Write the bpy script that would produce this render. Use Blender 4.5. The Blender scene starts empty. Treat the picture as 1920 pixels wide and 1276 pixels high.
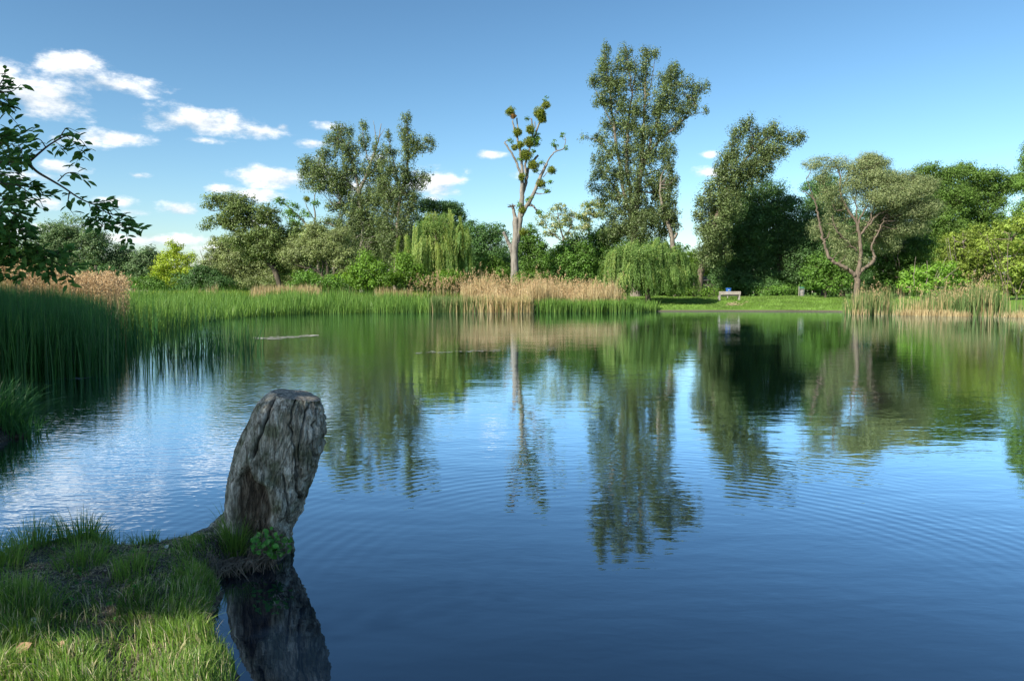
import bpy, math, random
import numpy as np
from mathutils import Vector

# ------------------------------------------------------------------ camera
F = 1400.0          # focal length in pixels of a 1920 wide picture
HOR = 548.0         # horizon row
CAMZ = 1.6
sc = bpy.context.scene
PITCH = math.atan((638 - HOR) / F)
cam_d = bpy.data.cameras.new("camera")
cam = bpy.data.objects.new("camera", cam_d)
sc.collection.objects.link(cam)
cam.location = (0, 0, CAMZ)
cam.rotation_euler = (math.pi / 2 - PITCH, 0, 0)
cam_d.sensor_width = 36
cam_d.lens = 36 * F / 1920
cam_d.clip_end = 8000
cam_d.clip_start = 0.05
sc.camera = cam
sc.view_settings.view_transform = 'Standard'
sc.view_settings.look = 'None'
sc.view_settings.exposure = 1.05
sc.view_settings.gamma = 1
sc.cycles.max_bounces = 6
sc.cycles.diffuse_bounces = 3
sc.cycles.glossy_bounces = 3
sc.cycles.transmission_bounces = 3
sc.cycles.caustics_reflective = False
sc.cycles.caustics_refractive = False
sc.cycles.use_denoising = True

# ------------------------------------------------------------------ light
SUN_EL = math.radians(36)
SUN_DIR = Vector((-0.72, -0.69, 0)).normalized() * math.cos(SUN_EL) + Vector((0, 0, math.sin(SUN_EL)))
sun_d = bpy.data.lights.new("sun", 'SUN')
sun_d.energy = 4.4
sun_d.angle = math.radians(0.5)
sun_d.color = (1.0, 0.93, 0.80)
sun = bpy.data.objects.new("sun", sun_d)
sc.collection.objects.link(sun)
sun.rotation_euler = SUN_DIR.to_track_quat('Z', 'Y').to_euler()

world = bpy.data.worlds.new("World")
sc.world = world
world.use_nodes = True
nt = world.node_tree
nt.nodes.clear()
N, L = nt.nodes, nt.links


def nd(t, **kw):
    n = N.new(t)
    for k, v in kw.items():
        setattr(n, k, v)
    return n


def mth(op, a, b=None, c=None, clamp=False):
    n = N.new('ShaderNodeMath'); n.operation = op; n.use_clamp = clamp
    for i, v in enumerate((a, b, c)):
        if v is None: continue
        if isinstance(v, (int, float)): n.inputs[i].default_value = v
        else: L.new(v, n.inputs[i])
    return n.outputs[0]


sky = nd('ShaderNodeTexSky', sky_type='NISHITA')
sky.sun_disc = False
sky.sun_elevation = SUN_EL
sky.sun_rotation = math.atan2(SUN_DIR.x, SUN_DIR.y)
sky.air_density = 1.0
sky.dust_density = 0.6
sky.ozone_density = 2.2
hs = nd('ShaderNodeHueSaturation')
hs.inputs['Hue'].default_value = 0.487
hs.inputs['Saturation'].default_value = 1.03
hs.inputs['Value'].default_value = 1.0
L.new(sky.outputs[0], hs.inputs['Color'])
v1 = nd('ShaderNodeVectorMath', operation='SCALE'); L.new(hs.outputs[0], v1.inputs[0]); v1.inputs['Scale'].default_value = 0.16
gm = nd('ShaderNodeGamma'); L.new(v1.outputs[0], gm.inputs[0]); gm.inputs[1].default_value = 1.35
v2 = nd('ShaderNodeVectorMath', operation='SCALE'); L.new(gm.outputs[0], v2.inputs[0]); v2.inputs['Scale'].default_value = 6.2
bg1 = nd('ShaderNodeBackground'); bg1.inputs[1].default_value = 0.088
L.new(v2.outputs[0], bg1.inputs[0])
# the clouds, each a bank of cumulus at its own azimuth and elevation
tc = nd('ShaderNodeTexCoord')
nrm = nd('ShaderNodeVectorMath', operation='NORMALIZE'); L.new(tc.outputs['Generated'], nrm.inputs[0])
sep = nd('ShaderNodeSeparateXYZ'); L.new(nrm.outputs[0], sep.inputs[0])
az = mth('ARCTAN2', sep.outputs[0], sep.outputs[1])
el = mth('ARCSINE', sep.outputs[2])
comb = nd('ShaderNodeCombineXYZ'); L.new(az, comb.inputs[0]); L.new(mth('MULTIPLY', el, 2.0), comb.inputs[1])
n1 = nd('ShaderNodeTexNoise'); n1.inputs['Scale'].default_value = 13; n1.inputs['Detail'].default_value = 7; n1.inputs['Roughness'].default_value = 0.66
L.new(comb.outputs[0], n1.inputs['Vector'])
n2 = nd('ShaderNodeTexNoise'); n2.inputs['Scale'].default_value = 30; n2.inputs['Detail'].default_value = 5; n2.inputs['Roughness'].default_value = 0.6
L.new(comb.outputs[0], n2.inputs['Vector'])
nz = mth('SUBTRACT', mth('ADD', mth('MULTIPLY', n1.outputs[0], 0.75), mth('MULTIPLY', n2.outputs[0], 0.42)), 0.585)
CLOUDS = [  # centre column, row, half width, half height in a 1920 picture, weight
    (95, 185, 105, 42, 1), (20, 160, 60, 40, 1), (145, 135, 70, 26, .95), (225, 165, 80, 20, .9), (390, 233, 125, 24, 1), (225, 262, 75, 13, .9),
    (500, 250, 50, 14, .8), (118, 318, 60, 14, .85), (520, 333, 85, 22, 1), (600, 325, 40, 26, .8), (345, 393, 45, 16, .95), (425, 357, 38, 10, .85),
    (495, 370, 45, 12, .85), (820, 345, 55, 30, .95), (920, 294, 28, 9, .95), (225, 382, 40, 13, .85), (80, 380, 60, 15, .8), (270, 332, 25, 7, .7),
    (590, 275, 32, 9, .75), (1325, 293, 16, 6, .6), (1330, 328, 42, 9, .7), (300, 452, 150, 12, .8), (420, 470, 90, 16, .8), (190, 425, 60, 11, .75),
    (1000, 325, 45, 12, .45), (60, 330, 90, 10, .6), (470, 415, 60, 10, .7), (250, 400, 50, 8, .6), (150, 270, 60, 10, .5), (700, 300, 60, 12, .45), (620, 240, 30, 8, .5), (60, 430, 70, 12, .8), (538, 243, 18, 9, .8), (660, 350, 90, 22, .7), (390, 268, 45, 6, .6),
    (-150, 240, 150, 50, 1), (-420, 130, 200, 60, 1), (-200, 380, 160, 22, .9), (40, -260, 150, 45, .8), (-350, -150, 160, 40, .9)]
shape = None
shade = None
for (cx, cy, rx, ry, wt) in CLOUDS:
    a0 = math.atan((cx - 960) / F)
    e0 = math.atan((HOR - cy) / F * math.cos(a0))
    sx = rx / F * math.cos(a0) ** 2; sy = ry / F * math.cos(a0)
    dx = mth('MULTIPLY', mth('SUBTRACT', az, a0), 1 / sx)
    dy = mth('MULTIPLY', mth('SUBTRACT', el, e0), 1 / sy)
    ad = mth('SQRT', mth('ADD', mth('MULTIPLY', dx, dx), mth('MULTIPLY', dy, dy)))
    m = mth('MULTIPLY', mth('SUBTRACT', 1.22, ad), wt)
    sh = mth('MULTIPLY', mth('MULTIPLY', mth('SUBTRACT', 1.3, ad, clamp=True), dy), min(1.0, ry / 30))
    shape = m if shape is None else mth('MAXIMUM', shape, m)
    shade = sh if shade is None else mth('ADD', shade, sh)
frac = mth('ADD', shape, mth('MULTIPLY', nz, 3.4))
mr = nd('ShaderNodeMapRange', interpolation_type='SMOOTHSTEP')
L.new(frac, mr.inputs[0])
mr.inputs[1].default_value = 0.05; mr.inputs[2].default_value = 1.0; mr.inputs[3].default_value = 0; mr.inputs[4].default_value = 0.96
shn = mth('ADD', mth('MULTIPLY', shade, 0.6), mth('MULTIPLY', nz, 3.0))
crp = nd('ShaderNodeMapRange'); L.new(shn, crp.inputs[0])
crp.inputs[1].default_value = -0.45; crp.inputs[2].default_value = 0.35
ccol = nd('ShaderNodeMix', data_type='RGBA')
L.new(crp.outputs[0], ccol.inputs[0])
ccol.inputs[6].default_value = (0.44, 0.52, 0.60, 1)
ccol.inputs[7].default_value = (1.0, 1.0, 1.0, 1)
bg2 = nd('ShaderNodeBackground'); bg2.inputs[1].default_value = 0.66
L.new(ccol.outputs[2], bg2.inputs[0])
mx = nd('ShaderNodeMixShader'); L.new(mr.outputs[0], mx.inputs[0]); L.new(bg1.outputs[0], mx.inputs[1]); L.new(bg2.outputs[0], mx.inputs[2])
wo = nd('ShaderNodeOutputWorld'); L.new(mx.outputs[0], wo.inputs[0])

# ------------------------------------------------------------------ helpers
rng = np.random.default_rng(7)
random.seed(7)
C = sc.collection


def P(px, py, Y):
    """world point at depth Y that the photograph shows at px, py"""
    c, s = math.cos(PITCH), math.sin(PITCH)
    u = (px - 960) / F; v = (638 - py) / F
    dy = c + v * s; dz = -s + v * c
    t = Y / dy
    return np.array([u * t, Y, CAMZ + dz * t])


def hsh(ix, iy, iz):
    with np.errstate(over='ignore'):
        h = (ix.astype(np.int64) * 374761393 + iy.astype(np.int64) * 668265263 + iz.astype(np.int64) * 2147483647) & 0xffffffff
        h = ((h ^ (h >> 13)) * 1274126177) & 0xffffffff
        h = (h ^ (h >> 16)) & 0xffff
    return h / 65535.0


def vn(p, scale=1.0):
    p = np.asarray(p, float) * scale
    i = np.floor(p).astype(np.int64); f = p - i; f = f * f * (3 - 2 * f)
    r = 0
    for a in (0, 1):
        for b in (0, 1):
            for c in (0, 1):
                w = (f[..., 0] if a else 1 - f[..., 0]) * (f[..., 1] if b else 1 - f[..., 1]) * (f[..., 2] if c else 1 - f[..., 2])
                r = r + w * hsh(i[..., 0] + a, i[..., 1] + b, i[..., 2] + c)
    return r


def fbm(p, scale=1.0, oct=4):
    r = 0; a = 0.5; t = 0
    for k in range(oct):
        r = r + a * vn(p, scale * 2 ** k); t += a; a *= 0.5
    return r / t


def xy3(x, y, z=0.0):
    return np.stack([x, y, np.zeros_like(x) + z], -1)


def mesh_obj(name, verts, faces, mat, parent=None, attrs=None, smooth=False, base=None):
    """faces: list of int arrays (n,k); attrs: {name: per-vertex float array}"""
    verts = np.asarray(verts, np.float32).reshape(-1, 3)
    if base is not None:
        verts = verts - np.asarray(base, np.float32)
    me = bpy.data.meshes.new(name)
    faces = [np.asarray(f, np.int32) for f in faces if len(f)]
    nf = sum(len(f) for f in faces); nl = sum(f.size for f in faces)
    me.vertices.add(len(verts)); me.vertices.foreach_set('co', verts.ravel())
    me.loops.add(nl); me.loops.foreach_set('vertex_index', np.concatenate([f.ravel() for f in faces]))
    me.polygons.add(nf)
    tot = np.concatenate([np.full(len(f), f.shape[1], np.int32) for f in faces])
    st = np.concatenate([[0], np.cumsum(tot)[:-1]]).astype(np.int32)
    me.polygons.foreach_set('loop_start', st)
    try: me.polygons.foreach_set('loop_total', tot)
    except Exception: pass
    me.polygons.foreach_set('use_smooth', np.full(nf, smooth, bool))
    if attrs:
        for k, a in attrs.items():
            at = me.attributes.new(k, 'FLOAT', 'POINT')
            at.data.foreach_set('value', np.asarray(a, np.float32).ravel())
    me.update(calc_edges=True)
    me.materials.append(mat)
    o = bpy.data.objects.new(name, me)
    C.objects.link(o)
    if parent is not None: o.parent = parent
    elif base is not None: o.location = base
    return o


def tag(o, label=None, cat=None, group=None, kind=None):
    if label: o['label'] = label
    if cat: o['category'] = cat
    if group: o['group'] = group
    if kind: o['kind'] = kind
    return o


def thing(name, label, cat, loc, group=None):
    o = bpy.data.objects.new(name, None); C.objects.link(o)
    o.location = loc; o.empty_display_size = 0.3
    return tag(o, label, cat, group)


class MB:
    """collects pieces of one mesh"""
    def __init__(s): s.v = []; s.f = {}; s.n = 0; s.a = []
    def add(s, v, faces, a=0.5):
        v = np.asarray(v, float).reshape(-1, 3)
        for f in faces:
            f = np.asarray(f, int)
            if f.size: s.f.setdefault(f.shape[1], []).append(f + s.n)
        s.v.append(v); s.n += len(v)
        s.a.append(np.zeros(len(v)) + a)
    def build(s, name, mat, parent=None, base=None, smooth=False):
        return mesh_obj(name, np.concatenate(s.v), [np.concatenate(x) for x in s.f.values()], mat, parent,
                        {'tint': np.concatenate(s.a)}, smooth, base)


def tube(mb, pts, radii, k=7, cap=True, rough=0.0, a=0.5):
    pts = np.asarray(pts, float); n = len(pts); radii = np.asarray(radii, float)
    tg = np.gradient(pts, axis=0); tg /= np.linalg.norm(tg, axis=1)[:, None] + 1e-9
    ref = np.array([0.3, 1.0, 0.1]) if abs(tg[:, 1]).mean() < 0.7 else np.array([1.0, 0, 0.2])
    u = np.cross(tg, ref); u /= np.linalg.norm(u, axis=1)[:, None] + 1e-9
    w = np.cross(tg, u)
    th = np.arange(k) * 2 * math.pi / k
    r = radii[:, None] * (1 + (rng.random((n, k)) - 0.5) * rough)
    v = pts[:, None, :] + r[..., None] * (np.cos(th)[None, :, None] * u[:, None, :] + np.sin(th)[None, :, None] * w[:, None, :])
    i = np.arange(n - 1)[:, None] * k; j = np.arange(k)[None, :]; j2 = (j + 1) % k
    q = np.stack([i + j, i + j2, i + k + j2, i + k + j], -1).reshape(-1, 4)
    fs = [q]
    if cap:
        fs.append((np.arange(k) + (n - 1) * k)[None, :])
    mb.add(v, fs, a)


def smooth_path(pts, n=5, jit=0.0):
    pts = np.asarray(pts, float)
    if len(pts) == 2 and n <= 1: return pts
    ext = np.vstack([2 * pts[0] - pts[1], pts, 2 * pts[-1] - pts[-2]])
    out = []
    for i in range(1, len(ext) - 2):
        p0, p1, p2, p3 = ext[i - 1:i + 3]
        for t in np.arange(n) / n:
            out.append(0.5 * ((2 * p1) + (-p0 + p2) * t + (2 * p0 - 5 * p1 + 4 * p2 - p3) * t * t + (-p0 + 3 * p1 - 3 * p2 + p3) * t ** 3))
    out.append(ext[-2]); out = np.array(out)
    if jit:
        k = out.shape[1]; j = rng.normal(0, jit, (len(out), 3)); j[0] = 0; j[-1] = 0
        out[:, :3] += j
    return out


def box(mb, c, s, rz=0.0, a=0.5, bev=0.0):
    x, y, z = np.array(s) / 2.0
    v = np.array([[-x, -y, -z], [x, -y, -z], [x, y, -z], [-x, y, -z], [-x, -y, z], [x, -y, z], [x, y, z], [-x, y, z]])
    cs, sn = math.cos(rz), math.sin(rz)
    R = np.array([[cs, -sn, 0], [sn, cs, 0], [0, 0, 1]])
    v = v @ R.T + np.array(c)
    mb.add(v, [np.array([[0, 3, 2, 1], [4, 5, 6, 7], [0, 1, 5, 4], [1, 2, 6, 5], [2, 3, 7, 6], [3, 0, 4, 7]])], a)


# ------------------------------------------------------------------ materials
def mat(name):
    m = bpy.data.materials.new(name); m.use_nodes = True
    m.node_tree.nodes.clear()
    return m, m.node_tree.nodes, m.node_tree.links


def ramp(n, stops):
    r = n.new('ShaderNodeValToRGB')
    while len(r.color_ramp.elements) > 1: r.color_ramp.elements.remove(r.color_ramp.elements[-1])
    r.color_ramp.elements[0].position = stops[0][0]; r.color_ramp.elements[0].color = (*stops[0][1], 1)
    for p, c in stops[1:]:
        e = r.color_ramp.elements.new(p); e.color = (*c, 1)
    return r


def leaf_mat(name, stops, trans=0.35, rough=0.45, spec=0.3):
    m, n, l = mat(name)
    at = n.new('ShaderNodeAttribute'); at.attribute_name = 'tint'
    r = ramp(n, stops); l.new(at.outputs['Fac'], r.inputs[0])
    b = n.new('ShaderNodeBsdfPrincipled')
    l.new(r.outputs[0], b.inputs['Base Color']); b.inputs['Roughness'].default_value = rough
    b.inputs['Specular IOR Level'].default_value = spec
    t = n.new('ShaderNodeBsdfTranslucent')
    hsv = n.new('ShaderNodeHueSaturation'); hsv.inputs['Value'].default_value = 1.5; hsv.inputs['Saturation'].default_value = 1.1
    hsv.inputs['Hue'].default_value = 0.49
    l.new(r.outputs[0], hsv.inputs['Color']); l.new(hsv.outputs[0], t.inputs[0])
    mxs = n.new('ShaderNodeMixShader'); mxs.inputs[0].default_value = trans
    l.new(b.outputs[0], mxs.inputs[1]); l.new(t.outputs[0], mxs.inputs[2])
    o = n.new('ShaderNodeOutputMaterial'); l.new(mxs.outputs[0], o.inputs[0])
    return m


def bark_mat(name, c1, c2, scale=3.0, stretch=0.15, rough=0.9, bump=0.03):
    m, n, l = mat(name)
    t = n.new('ShaderNodeTexCoord'); mp = n.new('ShaderNodeMapping')
    mp.inputs['Scale'].default_value = (scale, scale, scale * stretch)
    l.new(t.outputs['Object'], mp.inputs[0])
    nz_ = n.new('ShaderNodeTexNoise'); nz_.inputs['Scale'].default_value = 2.2; nz_.inputs['Detail'].default_value = 6; nz_.inputs['Roughness'].default_value = 0.65
    l.new(mp.outputs[0], nz_.inputs['Vector'])
    r = ramp(n, [(0.32, c1), (0.68, c2)]); l.new(nz_.outputs[0], r.inputs[0])
    b = n.new('ShaderNodeBsdfPrincipled'); b.inputs['Roughness'].default_value = rough
    b.inputs['Specular IOR Level'].default_value = 0.2
    l.new(r.outputs[0], b.inputs['Base Color'])
    bp = n.new('ShaderNodeBump'); bp.inputs['Strength'].default_value = 0.8; bp.inputs['Distance'].default_value = bump
    l.new(nz_.outputs[0], bp.inputs['Height']); l.new(bp.outputs[0], b.inputs['Normal'])
    o = n.new('ShaderNodeOutputMaterial'); l.new(b.outputs[0], o.inputs[0])
    return m


def plain_mat(name, col, rough=0.6, metal=0.0, var=0.15, scale=8):
    m, n, l = mat(name)
    t = n.new('ShaderNodeTexCoord')
    nz_ = n.new('ShaderNodeTexNoise'); nz_.inputs['Scale'].default_value = scale; nz_.inputs['Detail'].default_value = 5
    l.new(t.outputs['Object'], nz_.inputs['Vector'])
    c = np.array(col)
    r = ramp(n, [(0.3, tuple(c * (1 - var))), (0.7, tuple(np.minimum(1, c * (1 + var))))]); l.new(nz_.outputs[0], r.inputs[0])
    b = n.new('ShaderNodeBsdfPrincipled'); b.inputs['Roughness'].default_value = rough; b.inputs['Metallic'].default_value = metal
    l.new(r.outputs[0], b.inputs['Base Color'])
    o = n.new('ShaderNodeOutputMaterial'); l.new(b.outputs[0], o.inputs[0])
    return m


def g3(c, lo=0.5, hi=1.7):
    c = np.array(c) * np.array([1.4, 1.25, 1.15])
    return [(0.0, tuple(c * lo)), (0.5, tuple(c)), (1.0, tuple(np.minimum(1, c * hi)))]


LM = {
    'poplar': leaf_mat('poplar_leaf', g3((0.095, 0.145, 0.058)), 0.3, .4, .4),
    'willow_grey': leaf_mat('silver_willow_leaf', g3((0.15, 0.205, 0.085)), 0.3, 0.4),
    'willow_lean': leaf_mat('crack_willow_leaf', g3((0.100, 0.155, 0.052)), 0.35),
    'weeping': leaf_mat('weeping_willow_leaf', [(0, (0.09, 0.17, 0.04)), (0.5, (0.19, 0.31, 0.08)), (1, (0.40, 0.46, 0.14))], 0.45),
    'dark': leaf_mat('dark_maple_leaf', g3((0.050, 0.112, 0.036)), 0.35),
    'mid': leaf_mat('green_maple_leaf', g3((0.070, 0.155, 0.028)), 0.35),
    'oak': leaf_mat('oak_leaf', g3((0.072, 0.140, 0.030)), 0.35),
    'bright': leaf_mat('bright_shrub_leaf', g3((0.105, 0.215, 0.032)), 0.4),
    'lime': leaf_mat('lime_tree_leaf', g3((0.21, 0.30, 0.04)), 0.4),
    'olive': leaf_mat('olive_shrub_leaf', g3((0.14, 0.21, 0.04)), 0.35),
    'robinia': leaf_mat('robinia_leaf', [(0, (0.12, 0.20, 0.05)), (0.5, (0.25, 0.32, 0.11)), (1, (0.62, 0.62, 0.36))], 0.4),
    'prune': leaf_mat('pruned_willow_leaf', [(0, (0.12, 0.17, 0.065)), (0.5, (0.215, 0.27, 0.11)), (1, (0.38, 0.42, 0.21))], 0.3),
    'mistle': leaf_mat('mistletoe_leaf', [(0, (0.08, 0.13, 0.018)), (0.6, (0.18, 0.23, 0.03)), (1, (0.34, 0.33, 0.05))], 0.3),
    'mistle_brown': leaf_mat('withered_mistletoe', [(0, (0.16, 0.09, 0.03)), (1, (0.34, 0.20, 0.06))], 0.2),
    'far': leaf_mat('far_tree_leaf', g3((0.085, 0.150, 0.065)), 0.3),
    'near': leaf_mat('elm_leaf', [(0, (0.05, 0.13, 0.03)), (0.6, (0.09, 0.21, 0.05)), (1, (0.18, 0.32, 0.08))], 0.35, 0.5, 0.1),
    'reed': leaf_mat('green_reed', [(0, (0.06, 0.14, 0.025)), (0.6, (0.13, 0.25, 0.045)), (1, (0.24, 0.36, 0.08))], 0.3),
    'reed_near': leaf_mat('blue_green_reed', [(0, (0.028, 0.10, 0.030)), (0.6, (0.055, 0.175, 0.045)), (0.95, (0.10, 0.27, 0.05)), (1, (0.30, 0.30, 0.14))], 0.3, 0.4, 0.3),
    'straw': leaf_mat('dry_reed', [(0, (0.20, 0.155, 0.075)), (0.5, (0.42, 0.335, 0.17)), (1, (0.62, 0.53, 0.31))], 0.25, 0.6),
    'plume': leaf_mat('reed_plume', [(0, (0.27, 0.18, 0.09)), (0.5, (0.50, 0.36, 0.19)), (1, (0.70, 0.56, 0.35))], 0.3, 0.7),
    'mixreed': leaf_mat('mixed_reed', [(0, (0.10, 0.17, 0.05)), (0.45, (0.17, 0.25, 0.08)), (0.55, (0.40, 0.32, 0.15)), (1, (0.58, 0.47, 0.26))], 0.3, 0.6),
    'grass': leaf_mat('bank_grass_blade', [(0, (0.07, 0.14, 0.03)), (0.5, (0.16, 0.28, 0.05)), (0.85, (0.24, 0.37, 0.07)), (0.92, (0.46, 0.42, 0.22)), (1, (0.62, 0.55, 0.36))], 0.35, 0.4),
    'lawn': leaf_mat('lawn_blade', g3((0.095, 0.18, 0.035), 0.6, 1.5), 0.25),
    'ivy': leaf_mat('ivy_leaf', g3((0.04, 0.15, 0.02)), 0.25, 0.4, 0.4),
}
BK = {
    'grey': bark_mat('grey_bark', (0.10, 0.085, 0.065), (0.27, 0.235, 0.19)),
    'pale': bark_mat('pale_bark', (0.11, 0.10, 0.085), (0.30, 0.275, 0.235)),
    'dark': bark_mat('dark_bark', (0.045, 0.038, 0.028), (0.13, 0.11, 0.08)),
    'red': bark_mat('reddish_bark', (0.075, 0.058, 0.043), (0.20, 0.16, 0.12)),
}

# ------------------------------------------------------------------ the pond and the ground
POND = np.array([
    (-1.02, 2.75), (-1.22, 3.08), (-1.40, 3.43), (-1.48, 3.75), (-1.68, 4.05), (-1.62, 4.24), (-1.42, 4.34), (-1.34, 4.58), (-1.45, 4.88), (-1.72, 4.76), (-1.93, 4.52), (-2.15, 4.38),
    (-2.40, 4.44), (-2.62, 4.56), (-2.82, 4.40), (-3.02, 4.14), (-3.5, 4.15), (-4.3, 4.8), (-5.2, 6.2), (-5.35, 7.4), (-5.5, 8.1), (-6.6, 9.0), (-9.0, 12), (-12.0, 16), (-16, 24), (-24, 36), (-36, 50), (-34, 62),
    (-18, 64), (-6, 63.5), (0, 62.5), (8, 64.5), (14, 63.0), (20, 63.6), (27, 62.0), (29.5, 56.5), (31, 53), (34, 48.5), (38, 46), (46, 38), (52, 20), (44, 0), (28, -10), (14, -9),
    (7, -4), (3.0, 0.6), (1.2, 1.5), (-0.4, 1.9)])


def sdf(x, y):
    """signed distance to the shoreline: positive on land"""
    x = np.asarray(x, float); y = np.asarray(y, float)
    d = np.full(x.shape, 1e9); ins = np.zeros(x.shape, bool)
    n = len(POND)
    for i in range(n):
        ax, ay = POND[i]; bx, by = POND[(i + 1) % n]
        ex, ey = bx - ax, by - ay
        t = np.clip(((x - ax) * ex + (y - ay) * ey) / (ex * ex + ey * ey), 0, 1)
        d = np.minimum(d, np.hypot(x - ax - t * ex, y - ay - t * ey))
        c = ((ay > y) != (by > y)) & (x < (bx - ax) * (y - ay) / (by - ay + 1e-12) + ax)
        ins ^= c
    return np.where(ins, -d, d)


def sst(a, b, x):
    t = np.clip((np.asarray(x, float) - a) / (b - a), 0, 1); return t * t * (3 - 2 * t)


def gz(x, y):
    x = np.asarray(x, float); y = np.asarray(y, float)
    s = sdf(x, y)
    near = 1 - sst(8, 16, np.hypot(x, y))
    p = xy3(x, y)
    s2 = s + near * (fbm(p, 3.0, 3) - 0.5) * 0.22 + (1 - near) * (vn(p, 0.5) - 0.5) * 0.8
    land_near = 0.02 + 0.13 * sst(0, 0.16, s2) + 0.05 * sst(0.1, 1.5, s2) + (fbm(p, 2.2, 4) - 0.5) * 0.12 * sst(0.0, .3, s2) + (fbm(p, 9, 3) - .5) * .035 * sst(0.0, .2, s2)
    land_far = 0.10 + 0.12 * sst(0, 0.5, s2) + 0.9 * sst(0, 12, s2) + (fbm(p, 0.25, 3) - 0.5) * 0.18
    land = near * land_near + (1 - near) * land_far
    bed = -0.06 - 0.7 * sst(0, 2.0, -s2)
    k = sst(-0.05, 0.05, s2)
    return bed * (1 - k) + land * k


def g1(x, y):
    return float(gz(np.array([x]), np.array([y]))[0])


def grid_faces(nx, ny):
    i = np.arange(nx - 1)[:, None]; j = np.arange(ny - 1)[None, :]
    a = i * ny + j
    return np.stack([a, a + ny, a + ny + 1, a + 1], -1).reshape(-1, 4)


nx, ny = 640, 720
uu = np.linspace(-6.9, 6.9, nx); gx = 2.2 * np.sinh(uu) - 0.5
vv = np.linspace(-6.3, 6.9, ny); gy = 2.2 * np.sinh(vv) + 3.8
GX, GY = np.meshgrid(gx, gy, indexing='ij')
GZ = gz(GX, GY)
m_ground, n, l = mat('ground_soil_and_grass')
tcn = n.new('ShaderNodeTexCoord')
na = n.new('ShaderNodeTexNoise'); na.inputs['Scale'].default_value = 1.6; na.inputs['Detail'].default_value = 8; na.inputs['Roughness'].default_value = .65
nb = n.new('ShaderNodeTexNoise'); nb.inputs['Scale'].default_value = 38; nb.inputs['Detail'].default_value = 6
l.new(tcn.outputs['Object'], na.inputs['Vector']); l.new(tcn.outputs['Object'], nb.inputs['Vector'])
soil = ramp(n, [(0.3, (0.030, 0.024, 0.018)), (0.55, (0.12, 0.10, 0.078)), (0.75, (0.26, 0.23, 0.19))]); l.new(nb.outputs[0], soil.inputs[0])
turf = ramp(n, [(0.3, (0.075, 0.15, 0.022)), (0.55, (0.12, 0.225, 0.032)), (0.75, (0.19, 0.27, 0.06))]); l.new(nb.outputs[0], turf.inputs[0])
sp = n.new('ShaderNodeSeparateXYZ'); l.new(tcn.outputs['Object'], sp.inputs[0])
far_ = n.new('ShaderNodeMapRange'); l.new(sp.outputs[1], far_.inputs[0]); far_.inputs[1].default_value = 9; far_.inputs[2].default_value = 16
hz = n.new('ShaderNodeMapRange'); l.new(sp.outputs[2], hz.inputs[0]); hz.inputs[1].default_value = 0.05; hz.inputs[2].default_value = 0.16
ml = n.new('ShaderNodeMath'); ml.operation = 'MULTIPLY'; l.new(far_.outputs[0], ml.inputs[0]); l.new(hz.outputs[0], ml.inputs[1])
mg = n.new('ShaderNodeMix'); mg.data_type = 'RGBA'; l.new(ml.outputs[0], mg.inputs[0]); l.new(soil.outputs[0], mg.inputs[6]); l.new(turf.outputs[0], mg.inputs[7])
b = n.new('ShaderNodeBsdfPrincipled'); b.inputs['Roughness'].default_value = .95; b.inputs['Specular IOR Level'].default_value = .15
l.new(mg.outputs[2], b.inputs['Base Color'])
bp = n.new('ShaderNodeBump'); bp.inputs['Distance'].default_value = .02; l.new(nb.outputs[0], bp.inputs['Height']); l.new(bp.outputs[0], b.inputs['Normal'])
o = n.new('ShaderNodeOutputMaterial'); l.new(b.outputs[0], o.inputs[0])
tag(mesh_obj('ground', np.stack([GX, GY, GZ], -1), [grid_faces(nx, ny)], m_ground, smooth=True), kind='structure')

# water
m_water, n, l = mat('pond_water')
tcn = n.new('ShaderNodeTexCoord')
def wnoise(sx, sy, detail, dist=0.0):
    mp = n.new('ShaderNodeMapping'); mp.inputs['Scale'].default_value = (sx, sy, 1)
    l.new(tcn.outputs['Object'], mp.inputs[0])
    t = n.new('ShaderNodeTexNoise'); t.inputs['Scale'].default_value = 1; t.inputs['Detail'].default_value = detail; t.inputs['Roughness'].default_value = .5
    t.inputs['Distortion'].default_value = dist
    l.new(mp.outputs[0], t.inputs['Vector']); return t.outputs[0]
def m2(op, a, b_=None, clamp=False):
    q = n.new('ShaderNodeMath'); q.operation = op; q.use_clamp = clamp
    for i, v in enumerate((a, b_)):
        if v is None: continue
        if isinstance(v, (int, float)): q.inputs[i].default_value = v
        else: l.new(v, q.inputs[i])
    return q.outputs[0]
w1 = wnoise(6.0, 13.0, 2, 0.3)        # small wind ripples
w2 = wnoise(1.0, 2.3, 2, 0.2)        # longer undulation
pat = wnoise(0.16, 0.22, 2)          # gusts: rougher and calmer patches
pm = n.new('ShaderNodeMapRange'); l.new(pat, pm.inputs[0]); pm.inputs[1].default_value = .38; pm.inputs[2].default_value = .62; pm.inputs[3].default_value = .25; pm.inputs[4].default_value = 1.0
sp = n.new('ShaderNodeSeparateXYZ'); l.new(tcn.outputs['Object'], sp.inputs[0])
nearm = n.new('ShaderNodeMapRange'); l.new(sp.outputs[1], nearm.inputs[0]); nearm.inputs[1].default_value = 3.0; nearm.inputs[2].default_value = 8.0; nearm.inputs[3].default_value = .35; nearm.inputs[4].default_value = 1
leftm = n.new('ShaderNodeMapRange'); l.new(sp.outputs[0], leftm.inputs[0]); leftm.inputs[1].default_value = -1.6; leftm.inputs[2].default_value = -3.2; leftm.inputs[3].default_value = 0; leftm.inputs[4].default_value = 1.3
amp = m2('MULTIPLY', m2('ADD', pm.outputs[0], leftm.outputs[0]), nearm.outputs[0])
h1 = m2('MULTIPLY', m2('MULTIPLY', w1, 0.0020), amp)
h2 = m2('MULTIPLY', w2, 0.0036)
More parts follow.
